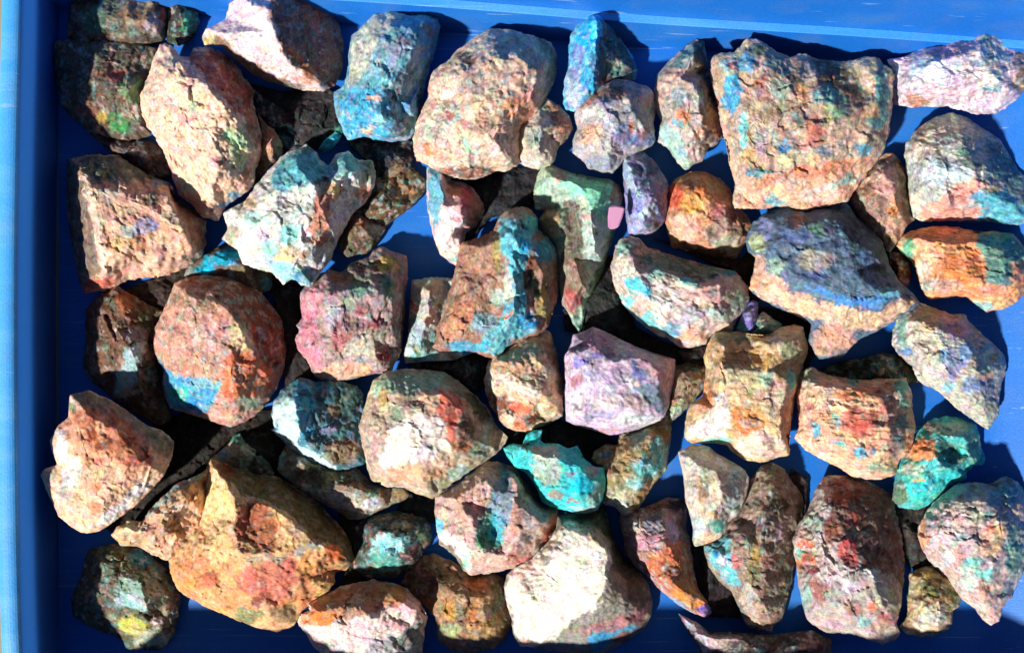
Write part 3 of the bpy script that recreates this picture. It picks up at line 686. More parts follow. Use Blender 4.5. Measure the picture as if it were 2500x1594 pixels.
rock('F', "big angular slab with many colours and a pink sloping lower edge, upper right", 50, 130,
 "520,430,140 540,380,150 600,365,155 680,370,160 730,310,155 760,270,150 830,275,150 900,310,155 930,340,155 990,370,155 1060,400,155 1110,375,150 1170,380,145 1210,410,115 1330,420,100 1400,430,100 1500,410,110 1560,390,110 1650,400 1680,440 1750,480 1750,620 1750,760 1720,880 1700,1000 1670,1060 1600,1150 1530,1240 1440,1370 1300,1400 1180,1430 1060,1410 950,1400 870,1420 680,1420 670,1340 690,1250 660,1150 630,1000 600,880 560,680 540,620 520,520",
 "620,450,188 720,700,205 900,450,198 960,700,212 1060,560,206 1150,600,192 1200,480,172 1000,1000,212 1200,850,212 1300,680,196 1450,800,200 1600,900,185 1400,520,120 1520,590,120 1650,520,165 1660,650,175 770,1180,208 1000,1150,210 1300,1080,215 1550,1010,190 680,1000,190", 'bca48e',
 "3a9fd0 610,510 700,500 740,600 705,720 650,800 600,690; 4a90c0 760,420,50,80; a8c8d0 630,440,70,45; e08070 670,430,28,35; e8c4ac 550,640 620,780 700,1100 740,1250 700,1420 670,1410 680,1230 600,900; e0ac90 740,1210 1000,1170 1300,1120 1650,1040 1685,1080 1440,1375 1180,1435 880,1425 715,1415; b06450 1240,900,75,120; d09080 1150,960,100,60; c0bc80 1320,790,45,55; 78a080 1370,720,70,100; 70a8a8 1290,650,80,60; 3a90c8 1010,1010,40,65; c8c490 1030,1090,80,40; b8a070 770,1080,45,80; 5a8a98 830,1180,110,35; 6ac0c8 735,900,35,140; 7a8f88 1000,600,110,60; 4a4c44 1090,540,120,35,40; b8b0a8 1180,490,45,90,10; 60a0a0 1650,800,80,80; 4f8a90 1690,600,50,160; c89868 1600,750,70,60; 8a6a58 1500,700,60,110,-15; 5aa0b8 1570,1020,70,40; 8a90a8 1280,1040,60,45; 70b0b8 960,1370,80,40; e8d8a8 990,1310,55,45; a8ccc8 1430,1230,130,22,-20; cc8468 1200,1165,350,45,-12; f0d0c0 1250,1330,150,50,-10; 4a4438 1210,405 1400,430 1530,530 1560,660 1440,640 1290,580; b8b098 1560,465,80,45; c8b078 1210,1090,28,50; 6a8a90 930,420,70,40; 5a7a6a 830,330,60,40; b08080 880,640,60,60; 8a7a60 960,780,110,80; a89080 1050,850,110,80; 5a6a68 1110,800,40,50; c08a60 1130,640,50,80,-20; a8a0a8 870,960,60,110; c87868 850,570,70,40", speck=1.1)
rock('F', "grey-pink wedge with a brown right flank, between the lilac-grey rock and the big slab", 10, 80,
 "390,290 420,270 470,290,70 490,400,55 510,500,50 540,600,50 570,700,50 600,800,50 600,920,45 560,980,50 490,1010 460,1090 400,1120 340,1155 290,1100 230,1010 160,960 170,900 180,820 140,740 135,620 160,510 220,440 290,370 370,310",
 "405,380,165 300,520,172 430,600,185 300,750,188 460,850,172 350,1000,140 530,850,110", 'b4a8a0',
 "7a9a94 200,480 300,365 410,290 410,380 300,460; d0a898 300,530,110,60; d8b0a0 170,640,45,90; 9aaab0 290,650,70,60; d8805a 320,790,60,55,30; 6a5040 420,270 490,390 610,800 610,930 480,990 460,750 440,560 405,380; b0804f 530,790,60,90; b07058 560,880,50,60; a0c0c0 165,900 190,830 300,900 380,1100 340,1160 200,1010; e0a890 430,920,35,45; c0b0a8 420,1030,50,60; 6a98a8 300,835,40,28; 3a4a48 445,310,35,50; d8d8cc 430,700,30,50")
rock('D', "pale lilac-white rock reaching into the top right corner", 25, 85,
 "885,410 1000,390 1110,340 1220,290 1330,240 1470,220 1520,170 1600,155 1650,175 1720,210 1814,210 1900,230 1950,400 1900,580 1814,600 1760,680 1700,720 1620,770 1450,770 1390,740 1290,720 1140,720 1060,730 930,710 925,600 930,500",
 "1200,420,180 1500,350,190 1300,560,190 1600,520,185 1050,560,150 1550,240,150 1700,600,150", 'd8c8d4',
 "e0a8b0 1330,330,180,60,-20; 98a8b8 1600,260,120,70; e08060 1710,250,50,45; 9ab0bc 1620,380,110,50; d4e0ea 1180,480,160,80; e8dcd8 1550,520,150,90; e4c4cc 1350,650,350,55; b07a60 1060,690,120,35; b08a70 1790,560,60,90; 8a7a70 1790,420,50,80; 7a90a8 1500,430,60,25,15; 8898a8 1130,430,60,20,-20; 88a8b8 1580,600,90,20,-15", streak=(-12, 0.8))
rock('J', "rounded grey-white rock with a coral wedge and teal base, near the right edge", 15, 70,
 "1010,280 1100,180 1200,110 1330,75 1420,110,60 1540,190,50 1650,260,45 1720,380,50 1780,470,60 1830,520,66 1870,700,75 1850,820,75 1700,830 1540,800 1400,800 1200,800 1120,810 1060,770 1040,680 1030,560 1010,400",
 "1200,300,165 1400,260,162 1470,430,188 1200,500,182 1500,600,188 1300,680,178 1620,470,125 1700,700,125", 'b8beb8',
 "e8a090 1110,730 1280,620 1450,515 1570,550 1480,640 1400,740 1540,715 1480,790 1200,805 1110,795; 4fa4bc 1440,640 1600,610 1700,600 1850,720 1850,825 1640,815 1480,795 1560,720; cfe0e4 1280,480,200,80; 4a6058 1430,420,90,25,20; b4a894 1160,250,110,110; c8b0a4 1100,330,80,60; b4b8a8 1400,200,180,90; 4a707a 1560,220 1720,380 1840,540 1850,720 1700,600 1600,480 1560,350; dcd4c0 1070,690,45,80; b8a888 1600,590,60,28; 6a9088 1420,350,60,25; 8a9098 1230,390,120,25,15", streak=(15, 0.8))
rock('J', "small dusty-pink rock wedged beside the big slab's lower right side", 0, 60,
 "820,400 870,350 930,360 990,440,45 1020,520,40 1030,620,40 1040,720,40 1065,790,45 1010,840 960,940 900,1020 870,1000 840,920 760,860 700,780 640,660 680,590 740,500",
 "850,480,132 925,560,138 800,650,140 950,720,132 850,820,110", 'b89078',
 "e8bcb0 870,540,90,100; d09a94 890,590,50,60; a89a90 830,420,70,40; 8a7068 800,730,110,80; c88858 930,720,70,60,40; 6a5c40 940,420 1030,520 1070,790 1000,760 960,600; d0b0a4 840,870,60,50; 504a40 950,400,60,35; 5a4a38 900,970,40,60", streak=(20, 0.4))
rock('J', "broad slate-blue slab with dark cracks and a peach rim along its lower side", 35, 105,
 "-47,850 20,780 150,720 200,715 350,715 500,705 600,690 640,740,95 680,800,90 770,870,85 840,950,80 870,1040,80 900,1130,85 960,1230 1050,1300 1100,1370 1040,1420 950,1470 850,1530 800,1560 700,1600 640,1650 570,1735 420,1740 380,1680 350,1620 370,1500 250,1440 100,1380 0,1320 -55,1270 -20,1150 -10,1060 -60,1020 -80,950",
 "200,850,190 450,800,185 600,900,192 750,1000,182 400,1000,208 650,1150,205 250,1190,208 450,1270,212 650,1330,205 850,1310,195 950,1280,180 80,1030,190 500,1600,112", '5f7088',
 "5a6490 270,910,120,55; a8a094 390,1070,130,70; 4a5480 380,1190,80,45; 8088b8 50,860,50,70; e8c0a0 -75,1200 0,1110 120,1180 250,1295 600,1400 760,1430 1000,1335 1100,1370 800,1565 600,1550 300,1460 0,1340; 5a90d0 310,1240 450,1270 640,1340 850,1310 900,1340 750,1405 560,1375 400,1305; 90b098 120,1120,50,60; a8b890 -10,960,60,60; e0987a -40,1245,50,50; 50626a 480,720 640,740 850,950 890,1110 700,1000 600,870; 24343a 575,860 615,860 690,1020 755,1280 705,1220 640,1050; 2a3a42 640,850 665,850 710,1000 890,1180 870,1190 700,1100; 2c3c40 190,930 330,970 420,1000 400,1015 300,990; d8a088 520,1620,150,100; c0a488 480,1700,80,35; 8a6a70 280,800,50,40; 6a8a78 400,860,60,50; c8a890 0,1100,50,60; 6a80a8 750,1060,60,60; 7ab0c0 900,1290,90,30,15; c8b098 600,1470,180,30,5", streak=(14, 0.5), rough=0.75, speck=0.5)
rock('J', "tiny dark maroon stone in the gap left of the orange and teal rock", 0, 40,
 "880,1000 950,1000 1020,1080 1040,1180 1030,1250 960,1240 900,1150", "960,1120,75", '6a3c2c', "c05a38 990,1220,45,28")
rock('J', "orange rock with a teal right end, at the right edge below the grey-white rock", 10, 72,
 "980,920 1050,880 1180,850 1300,850 1420,870 1500,890 1600,880 1740,900 1800,980 1850,1060 1860,1180 1820,1280 1770,1350 1680,1400 1560,1420 1500,1390 1440,1330 1360,1310 1260,1330 1180,1340 1140,1300 1110,1220 1080,1130 1060,1080 1000,1040 950,980",
 "1100,930,140 1300,960,172 1250,1150,178 1470,950,162 1500,1200,165 1650,1000,150 1700,1200,150 1600,1350,105 1180,1260,125", 'e8a070',
 "4a8f88 1490,885 1740,895 1860,1060 1740,1100 1760,1180 1560,1240 1570,1120 1500,1000; 7ab0a0 1650,960,90,45; 5ab090 1010,1000,60,75; d07c48 1400,1120,150,130; f4cca4 1150,1050,80,110; a8c0b8 1180,1250,90,45; c8a890 1290,1260,110,45; e89878 1560,1290,150,45,-8; b07868 1800,1180,55,55; 90ccc8 1530,1385,70,35; d8b080 1650,1360,120,35; c07848 1100,890,130,25; f0dccc 1130,1150,45,55; 4f8a90 1650,1220,90,35", streak=(8, 0.8))
rock('M', "teal-edged pinkish rock with layered bands, right of centre", 25, 85,
 "850,290 880,240 950,215 1010,240 1060,300,70 1150,320,60 1260,360,55 1400,400,55 1580,440,60 1650,450,70 1690,500 1740,560 1745,650 1720,720 1650,790 1640,850 1580,900 1510,880 1450,940 1350,970 1270,960 1200,900 1130,880 1050,830 980,760 900,670 870,600 830,520 820,420",
 "950,350,160 1000,480,190 1140,440,175 1260,500,165 1350,540,190 1550,550,185 1100,700,180 1350,700,192 1560,720,170 1200,820,140 1400,880,130 1300,640,180", 'ccb8b0',
 "4a7a78 900,220 1050,290 1260,360 1600,440 1510,500 1260,510 1150,430 960,360; a0c8b8 900,290,60,60; d8c0a8 1020,315,60,40; 4fc0d8 1000,550,110,60,35; 7ad0d8 850,600 1000,660 1120,760 1180,885 1050,835 900,690; c0a090 1010,700,60,50; dcd4c4 900,450,60,80; dcaea4 1500,620,150,90; d8c4bc 1200,560,100,80; 8ab0a0 1110,460,60,45; 90a898 1670,640,60,90; 98a0a8 1380,740,110,50; b8d8c0 1560,740,90,55; 5aa0b8 1230,860,70,50; dcae98 1380,890,110,55; 3a4a4a 1370,490,80,22,20; 4f9ab0 1620,460,70,35; 60b0c0 1330,515,70,30; d8dcd0 1150,700,60,120; a89888 1500,700,120,30; e8d0b8 1580,850,60,40; b8b0b8 1300,800,70,40", streak=(25, 0.6), rough=1.00, lumps="1000,560,80,8 1400,800,80,9 1560,750,80,9 1300,860,60,8 1500,600,80,6")
rock('M', "little violet crystal sliver between the teal-edged rock and the tan block", 25, 85,
 "1700,780 1740,690 1780,655 1814,670 1810,780 1790,880 1720,880", "1760,770,125", '7a70b0', "a8a0d0 1770,740,25,60; 6ab0b0 1700,860,30,40", speck=0.5)
rock('S', "tan block with a rust stain and white lower corner, right of the lilac rock", 35, 105,
 "520,630 550,600 640,590 740,600 880,620 1000,560 1080,545 1140,560 1170,650,90 1172,740,85 1142,810,80 1128,900,80 1108,990,80 1085,1050,80 1072,1100,80 1050,1250,80 1050,1420 980,1430 930,1450 850,1470 740,1450 660,1390 630,1350 560,1340 400,1340 340,1300 350,1200 380,1080 470,1030 480,930 490,840 470,760 495,690",
 "600,680,195 900,660,197 1070,650,185 600,850,203 900,850,206 1050,920,190 800,1050,208 540,1100,192 450,1230,160 800,1250,205 990,1150,205 900,1390,175 1010,1300,180", 'd0b088',
 "6a8a68 650,620,130,35; b8b098 1010,600,130,50; b89060 760,760,130,60; b0b890 1060,720,80,60; a0c0a0 890,910,70,60; 70c8c0 1065,920,38,75; b08850 990,870,28,48; c8a078 620,740,90,60; d89060 490,1040,45,130; e4c8b8 980,1010,90,80; d88848 750,1180,140,90; c06a38 760,1230,80,65; f8f0ec 365,1230 500,1150 640,1080 650,1200 620,1290 560,1310 370,1325; 90dcd0 560,1325,110,25; f0d0c0 860,1360,170,85; c89070 1030,1220,32,150; d8ccd0 590,1060,60,55; b8b488 720,900,150,45; c89858 870,790,120,35; 8a6a48 560,780,60,30; e8dcc0 950,650,80,25", streak=(4, 0.7), speck=0.8, rough=0.70)
rock('S', "flat teal-grey stone behind the top of the tan block", 15, 80,
 "690,570 740,470 840,490 870,455 1000,540 970,590 900,620 760,620", "860,540,130", '7a9a90', "6ab0b0 730,540,40,50; b0a898 880,480,60,30", streak=(4, 0.5))
rock('Q', "olive-brown stone half hidden between the lilac rock and the tan block", 0, 60,
 "1240,330 1350,300 1460,330 1480,420 1440,500 1390,545 1290,640 1220,700 1060,750 1050,700 1190,600", "1330,450,105 1250,600,98", '8a7a60', "3a3428 1350,325,90,35; 98a898 1260,640,80,45; b0a898 1390,500,50,30")
rock('Q', "smooth lilac quartz-like rock with a chipped face, centre right", 35, 105,
 "560,110 640,85 690,60 740,75,95 850,130,90 960,180,85 1100,230,80 1245,270,75 1245,400,75 1215,510,80 1200,600 1150,680 1000,740 870,770 800,780 680,740 560,710 510,680 505,560 510,420 500,260 540,190",
 "560,230,185 690,180,195 640,330,218 830,280,218 950,400,210 1000,250,200 1140,330,180 700,550,220 940,500,195 950,620,200 1150,540,165 600,640,182", 'ccb8cc',
 "c090a4 740,150,130,65; a06a78 780,220,60,35; 8a84d0 600,290,60,40,-20; 7a78b0 740,240,70,25; 9a8aa0 870,350,60,50,30; 7a88c0 1000,350,48,80; d8b4bc 850,150 1245,275 1235,420 1180,460 1080,380 1000,250; 7a8fa8 950,470 1050,420 1180,480 1205,560 1180,660 1060,580 980,520; b07080 580,420,48,48; d8cce0 720,470,150,80; f0e4ec 560,580,55,90; 9a94b0 720,660,120,38; e8d0d4 900,560,180,50; d8dce0 1000,680,180,45; c898a4 800,760,80,22; 7a6f80 580,180,50,50; b8b0d0 680,380,70,40", speck=0.45, streak=(6, 0.4), rough=0.45)
rock('Q', "cream rock stained red and black at its lower left, left of the lilac rock", 5, 78,
 "290,100 370,65 400,110,60 430,200,50 450,300,50 470,400,50 485,500,55 475,530 480,650 390,700 300,730 240,765 130,740 60,690 20,620 -10,560 -40,480 -40,400 -20,300 20,250 100,230 180,150",
 "150,300,165 300,250,168 390,350,150 150,420,192 350,500,172 250,530,165 80,580,110", 'd8b898',
 "9a8a70 250,200,120,65; d0a080 120,310,120,60; f0d8c8 -45,350 40,380 200,440 380,480 470,560 300,530 100,470 -35,470; d8b888 400,560,80,80; 6a3024 -15,500 100,530 200,580 150,650 60,690 0,600; d06040 150,550 260,600 310,680 240,770 150,740 130,650; 3a3024 270,690,80,35; 8a6a50 410,250,40,130; c8b088 430,400,45,90; 7a7058 370,690,60,35; 3a2a24 130,625,38,38", streak=(15, 0.5))
rock('H', "tall brown slab with a knobbly turquoise face, centre of the tray", 30, 95,
 "890,780 950,740 1040,720 1110,740 1150,800 1150,880 1220,930 1280,1020,80 1290,1130,75 1290,1250,75 1270,1350,75 1230,1480 1220,1520 1150,1580 1060,1600 960,1650 860,1735 780,1720 720,1690 620,1690 480,1690 443,1665 470,1550 510,1430 560,1280 590,1150 610,1050 640,960 760,930 850,880",
 "760,1000,175 860,950,200 700,1300,182 560,1560,150 870,1180,190 1000,860,205 990,1150,218 1000,1400,218 1140,1000,178 1190,1200,160 1090,1200,168 1190,1400,150 900,1560,185 750,1600,150 880,1360,155", '9a7460',
 "7ac4d0 1225,1000,55,100; 7ac4d0 850,1640,95,75; 6cc0d4 890,800 1050,730 1150,820 1110,940 1110,1060 1060,1180 1060,1300 1090,1420 1150,1550 1000,1610 870,1710 830,1600 930,1400 950,1200 940,1050 885,1000; a89c90 1000,760,90,35; 7ac8c0 1100,820,55,55; 3a4040 1030,830,28,38; 4a94a8 1190,1010,65,75; 7a5040 1130,1110,55,55; 3a3c30 1100,1200,45,75; b8a860 1190,1370,45,110; 8a7860 1250,1250,45,170; 9a8a50 880,1000,28,140; c0c8b8 950,1260,38,110; 8aa8b8 780,1500,100,80; 50a0c0 700,1660,180,35; 98b0a8 880,1340,60,70; b87a5c 640,1450,80,120; 9a7058 700,1100,70,90; 3a8ac0 1080,1500,90,55; 6aa0b0 860,1620,55,80; 50b4dc 1060,970,60,50; b88468 560,1560,60,70; 2a5a80 1120,1490,40,30; 5a7a50 1140,1290,25,60; c88058 960,1450,30,20", lumps="1000,790,75,15 1105,815,58,18 1060,965,75,17 990,1080,62,10 1195,1010,60,14 985,1250,58,10 1000,1420,95,16 1120,1520,62,14 930,900,50,8 1180,1330,50,10 1060,1320,50,9")
rock('H', "mint-topped tan rock with a dark painted shadow strip and a red tip, hooked around the turquoise slab", 5, 65,
 "1437,1558 1390,1500 1370,1440 1320,1370 1300,1250 1290,1100 1270,950 1190,880 1170,800 1200,740 1140,730 1130,600 1160,500 1180,440 1250,430 1330,470 1400,490 1480,510 1560,520 1640,530 1700,570,50 1725,640,45 1710,700,45 1690,800,40 1670,900,38 1640,1000,38 1600,1120,38 1560,1220,38 1520,1320,38 1480,1400,40 1455,1530,50",
 "1240,520,120 1430,560,150 1600,610,150 1520,750,168 1540,1000,168 1460,1250,150 1375,700,95 1390,900,95 1390,1060,115 1250,800,120 1400,1300,130", 'a8bca8',
 "8fdcb8 1250,520 1400,490 1640,550 1660,680 1610,790 1540,800 1480,650 1380,620 1300,570; 98b8a8 1190,600,70,100; 5a4a40 1320,670 1430,660 1460,900 1440,1100 1320,1100; 8a6a58 1310,1080 1450,1080 1500,1200 1420,1450 1330,1360; a84048 1390,1340,55,75; 98806a 1690,620,45,65; b4c8c0 1530,950,75,180; a88a60 1240,800,70,100; 5a6a48 1650,860 1700,860 1560,1320 1480,1430 1510,1250 1610,1050; e0a8a0 1500,780,60,18; c8a898 1300,510,50,25,-30; 98c8b8 1430,1500,40,50", speck=0.6, rough=0.60)  # dark brown strip paints the shadow cast by the turquoise slab
rock('H', "narrow upright rock striped blue, white-pink and red, below the pinkish boulder", 0, 58,
 "400,460 430,410 490,410 530,420 550,490 560,540 620,550 700,580,45 760,640,35 800,700,30 780,780,30 720,850,30 660,880,40 640,980 620,1060 600,1110 540,1070 490,1030 450,930 430,830 410,740 400,600",
 "490,560,140 520,700,152 640,700,158 560,900,148 640,840,140 720,720,90", 'f0c8c0',
 "5aaac4 395,420 490,405 500,520 520,620 490,760 460,830 450,940 405,740; e0b8a0 525,460,28,48; c04a58 620,560 700,575 750,680 680,770 660,810 630,700; c08870 580,600,60,55; 9a6a60 740,620 815,700 760,810 670,890 680,760; fbeae8 480,760 600,740 660,800 640,960 600,1060 540,1050 480,960; a8c8d0 580,1070,50,28; f0a0b0 620,760,40,70", speck=0.5, rough=0.70)
rock('L', "cream block dotted with teal, lying under the tall turquoise slab's brown side", 0, 55,
 "1130,520 1230,505 1330,500 1420,515 1400,650 1350,750 1310,850 1290,980 1400,990 1490,950 1565,1000 1400,1060 1250,1065 1100,1080 1085,1000 1110,900 1115,750",
 "1250,600,110 1220,800,118 1180,980,92", 'c4c8c0', "80b8c0 1220,900,90,110; d8cc98 1240,550,90,38; e07a60 1130,700,35,50; c0b8a8 1200,620,60,60; a8b8bc 1180,850,80,100; 80b8b8 1200,1010,110,60; 4a7a40 1160,980,38,48; 3aa0d8 1480,990,80,38; 9a6a40 1330,700,28,20; d8b8b8 1260,760,60,60")
rock('Q', "turquoise-green slab with grey patches, below the lilac rock", 45, 110,
 "90,880 150,850 210,860 240,790 280,760 345,755 330,830 350,850 440,850 520,880 580,860 620,940 690,1000 760,1010 770,1100 755,1210 720,1290 640,1315 560,1310 490,1290 400,1270 340,1230 310,1150 270,1080 230,1030 160,1000 110,940",
 "300,920,175 450,950,195 600,1000,185 400,1150,185 600,1180,180 700,1100,160", '58c6cc',
 "a8b4a4 270,880 440,845 470,950 480,1080 380,1140 300,1060 260,960; 98bcb0 700,1190,55,90; a0b4b0 690,1030,60,35; a08a7a 440,1190,48,32; 98a090 550,1090,38,28; a0707a 550,1040,45,14; 987078 560,1240,45,14; a8c8b8 640,1295,100,22; 4fb8c0 280,800,50,50; 5ac0b8 130,900,50,30; 2a4040 225,865,20,35; 44c8e0 600,1130,90,60; 2a3a34 345,985,35,8,30", speck=0.45, streak=(10, 0.3), rough=0.60)
rock('Q', "olive-brown slab with a white lower point, right of the turquoise-green slab", 0, 68,
 "700,900 790,850 860,860 870,780 950,760 1080,730 1220,690 1220,800 1200,900 1190,1000 1150,1070 1110,1100 1060,1190 1000,1280 950,1340 910,1340 850,1280 750,1240 760,1130 765,1010 680,950",
 "900,900,140 1080,800,140 870,1100,150 1050,1000,158 1000,1150,135 900,1230,125", '8a8058',
 "8f7a50 900,900,80,110; 9a7040 1150,780,65,75; d0905a 1130,890,48,55; 6ab0b8 1060,1000,100,80; 78b8b8 1140,900,50,110; 90c0c8 990,1120,80,45; 98705a 790,1030,38,60; b0b898 880,1180,150,55; f4f4e8 750,1200 860,1235 960,1265 950,1345 900,1340 755,1255; b08a60 1050,1200,40,130,25; 5a98a8 780,910,60,28; a8b8a8 1185,960,28,100; 7a7448 850,1090,60,90; 6a8078 1000,800,60,80", streak=(12, 0.5))
rock('Y', "grey-pink rock with a teal hollow in the middle, below the chalk-patched rock", 20, 85,
 "320,470 380,430 490,360 580,290 650,240 740,230 800,270 860,270 890,330 940,400 1000,480 1050,540 1150,550,60 1130,650,50 1070,780,50 1030,850,60 960,880 850,940 720,980 620,990 550,995 500,950 480,900 400,830 350,790 330,690 315,560",
 "450,480,170 650,350,178 770,450,155 560,640,198 720,700,130 720,560,155 870,500,185 890,700,190 1050,640,170 880,380,172 650,860,165 480,770,165 800,880,150", 'c0a498',
 "7a9cae 760,270 830,300 835,450 825,650 760,710 720,650 650,600 700,450; 6a9a88 690,700,100,130; 50a8c0 730,680,55,110; 3a7a58 650,760,55,55; 8a94a8 780,470,55,90; f4e8dc 335,680 420,720 530,780 560,900 550,965 480,900 390,830 340,760; 70c8e8 345,670,24,60; b0d8c8 530,910,36,55; 60604a 350,790 440,820 500,900 510,970 420,890; e8b8a0 960,480,65,120,-15; 503a34 905,330,18,70,-10; a89ca0 980,600,90,90; c86a50 1080,560 1165,550 1140,680 1050,840 1020,760 1080,660; b87868 850,890,120,45; c4a090 540,520,150,110; dcb8a8 650,350,90,55; dcb0a0 690,910,120,50; b07a70 870,580,36,160; b8a8a0 930,760,70,60; c06a50 1000,480,25,90,-20; d8a898 560,620,60,60", streak=(-10, 0.4))
rock('U', "small dark teal stone with a pale stripe, lower centre", 0, 40,
 "750,680 800,630 880,600 1000,575 1130,590 1210,620 1260,690 1265,760 1210,830 1180,900 1120,960 1020,1010 900,1020 800,1010 740,960 760,850 800,780 770,730",
 "900,690,115 1050,750,128 950,830,118 1150,700,100 1100,880,90", '46524a', "a0d4dc 850,770 950,720 1060,740 1195,790 1080,840 960,860 850,870; 5aa09a 950,910,100,80; b07078 1170,805,90,22,-20; 6a5050 1130,860,80,45; 90a898 1050,660,60,35; 4a4850 820,660,80,50; 5a6a50 1200,760,45,45")
rock('Y', "brown block half in shadow at the bottom, left of the big white-faced rock", 0, 42,
 "180,900 300,860 400,900 500,960 560,1000 700,990 770,1020 800,1120 810,1250 830,1340 780,1450 700,1500 560,1520 420,1510 340,1440 320,1290 260,1220 140,1130 80,1060",
 "300,1000,80 450,1150,105 650,1150,118 450,1350,112 650,1350,112", '907050',
 "b06a3c 590,1060,90,45; a8784a 640,1200,90,75; c89850 420,1250,55,55; a0a878 400,1390,80,65; b88070 500,1460,130,35; 98908a 680,1270,45,45; 3a2c1c 520,1300,22,90; 5a5a40 750,1150,55,150; a8884a 700,1350,90,75; 5a4030 250,1030,150,110; b8803c 560,1300,50,70")
rock('U', "orange-brown slab with a broad pink-white stripe at the bottom edge", 5, 65,
 "330,1290 440,1240 420,1200 520,1150 650,1090 760,1060 860,1040 1000,1060 1090,1100 1170,1170 1230,1290 1215,1340 1200,1480 1190,1700 700,1700 560,1580 470,1480 390,1360",
 "480,1250,140 700,1220,168 1040,1170,168 1180,1250,145 650,1400,150 900,1300,172 850,1500,140 1100,1400,120", 'e8d0cc',
 "b07048 430,1240 520,1140 860,1030 1090,1090 1120,1170 900,1245 760,1295 690,1305 560,1345 420,1295; e08038 500,1300,140,48,-8; 4a3428 690,1220,22,80,15; b0a090 760,1180,60,50; b87840 980,1120,110,55; 9a8068 560,1180,90,38; 98a4a4 790,1540 900,1450 1050,1380 1205,1310 1210,1600 750,1650; e8b8b0 1150,1230,75,65; 58605c 1080,1440,90,55; e0b0b4 1000,1340,90,35; b8a8a8 580,1480,55,45", speck=0.8)
rock('Y', "big rock with a broad chalk-white face and a right side painted dark green for shade, bottom centre", 5, 80,
 "1140,690 1150,600,60 1280,585,50 1400,560,45 1470,540,40 1500,650,40 1530,760,40 1600,900,40 1700,960,40 1760,1060,40 1785,1180,40 1780,1280,45 1740,1360,45 1640,1430,45 1540,1490,45 1440,1530,50 1300,1530,50 1100,1510,50 990,1490 900,1480 850,1400 840,1300 810,1200 790,1080 810,1000 860,950 980,890 1040,830 1100,760",
 "1210,690,165 1370,720,190 1500,850,205 1480,1000,212 1430,1190,208 1200,1330,165 1000,1200,160 1100,900,175 1600,1170,165 900,1420,100 1350,1380,135 1620,1330,115 1680,1100,95 1400,640,105", '8a8878',
 "fdf2e4 785,1080 860,940 1040,820 1200,650 1320,680 1450,760 1530,860 1510,960 1470,1050 1440,1150 1400,1180 1480,1190 1380,1260 1260,1290 1160,1390 1080,1450 980,1490 870,1480 835,1300; 4a5040 1450,690 1540,800 1700,950 1790,1180 1700,1210 1600,1130 1540,950; b0a08c 1410,740,110,45,30; a89880 1570,1080,80,80; 4f5f4c 1130,640 1470,540 1530,760 1400,690 1250,640; 8a8a80 1250,1300 1450,1235 1700,1210 1600,1280 1300,1380; b07880 1300,1375 1600,1270 1780,1220 1750,1320 1500,1380 1310,1400; 4a9ac8 1390,1405 1550,1370 1730,1345 1600,1400 1500,1440 1460,1530 1350,1500; 805048 1600,1430,70,30; 8a9490 1200,1470,150,50; 5a5a48 1680,1060,55,90; f0c8b0 950,1470,60,30", speck=0.3, rough=0.35)  # dark greens on the right paint the faces turned from the sun
rock('Z', "slanting mauve rock turning orange towards its pointed violet lower tip", 15, 58,
 "-100,600 -20,560 60,540 200,490,45 320,480,35 350,560,30 340,680,30 370,760,30 380,880,30 400,1000,30 430,1100,30 500,1190,35 520,1260,40 480,1290 380,1250 280,1190 160,1090 90,1010 0,930 -60,860 -70,760 -90,680",
 "0,640,130 180,620,120 220,780,152 100,850,145 300,930,135 240,1050,138 380,1150,115", 'a88080',
 "a89490 60,640,130,80; 6a6a80 130,640,70,55; b898c0 260,700,45,70,-20; c890a0 60,770,120,55; c8684a 280,830,100,55; b8683c 100,850 350,830 430,1080 480,1190 380,1245 220,1100 60,930; d88838 360,1150,120,55,40; 7070c8 490,1240,50,55; 7a5030 150,520,120,38; 4a4450 290,520,80,45; 98b0d0 330,1220,120,18,30; 803c30 230,960,60,30,40", streak=(35, 0.7))
rock('Z', "pale kite-shaped rock with a teal lower corner, lower right", 55, 105,
 "300,170 400,120 500,130 570,190 680,250 740,290 770,340 760,420 730,520 690,590 630,640 625,680 580,740 500,780 410,800 395,750 400,680 380,590 350,480 340,350 320,260",
 "420,250,180 560,300,188 430,450,200 480,480,178 600,480,192 530,590,190 470,690,135 560,670,130", 'ccc4b8',
 "c0d0d0 560,200 770,320 730,500 640,630 640,400; b09070 450,430,28,110,-15; dcae80 520,590,80,22,15; 4a8f88 565,660,75,45; b8ccc8 430,680,48,80; e0b890 500,750,60,35; d4d0c0 450,220,90,55; dccab4 570,450,60,80; a8c0c4 690,300,55,55; c8b89c 520,330,50,50", speck=0.45, rough=0.50)
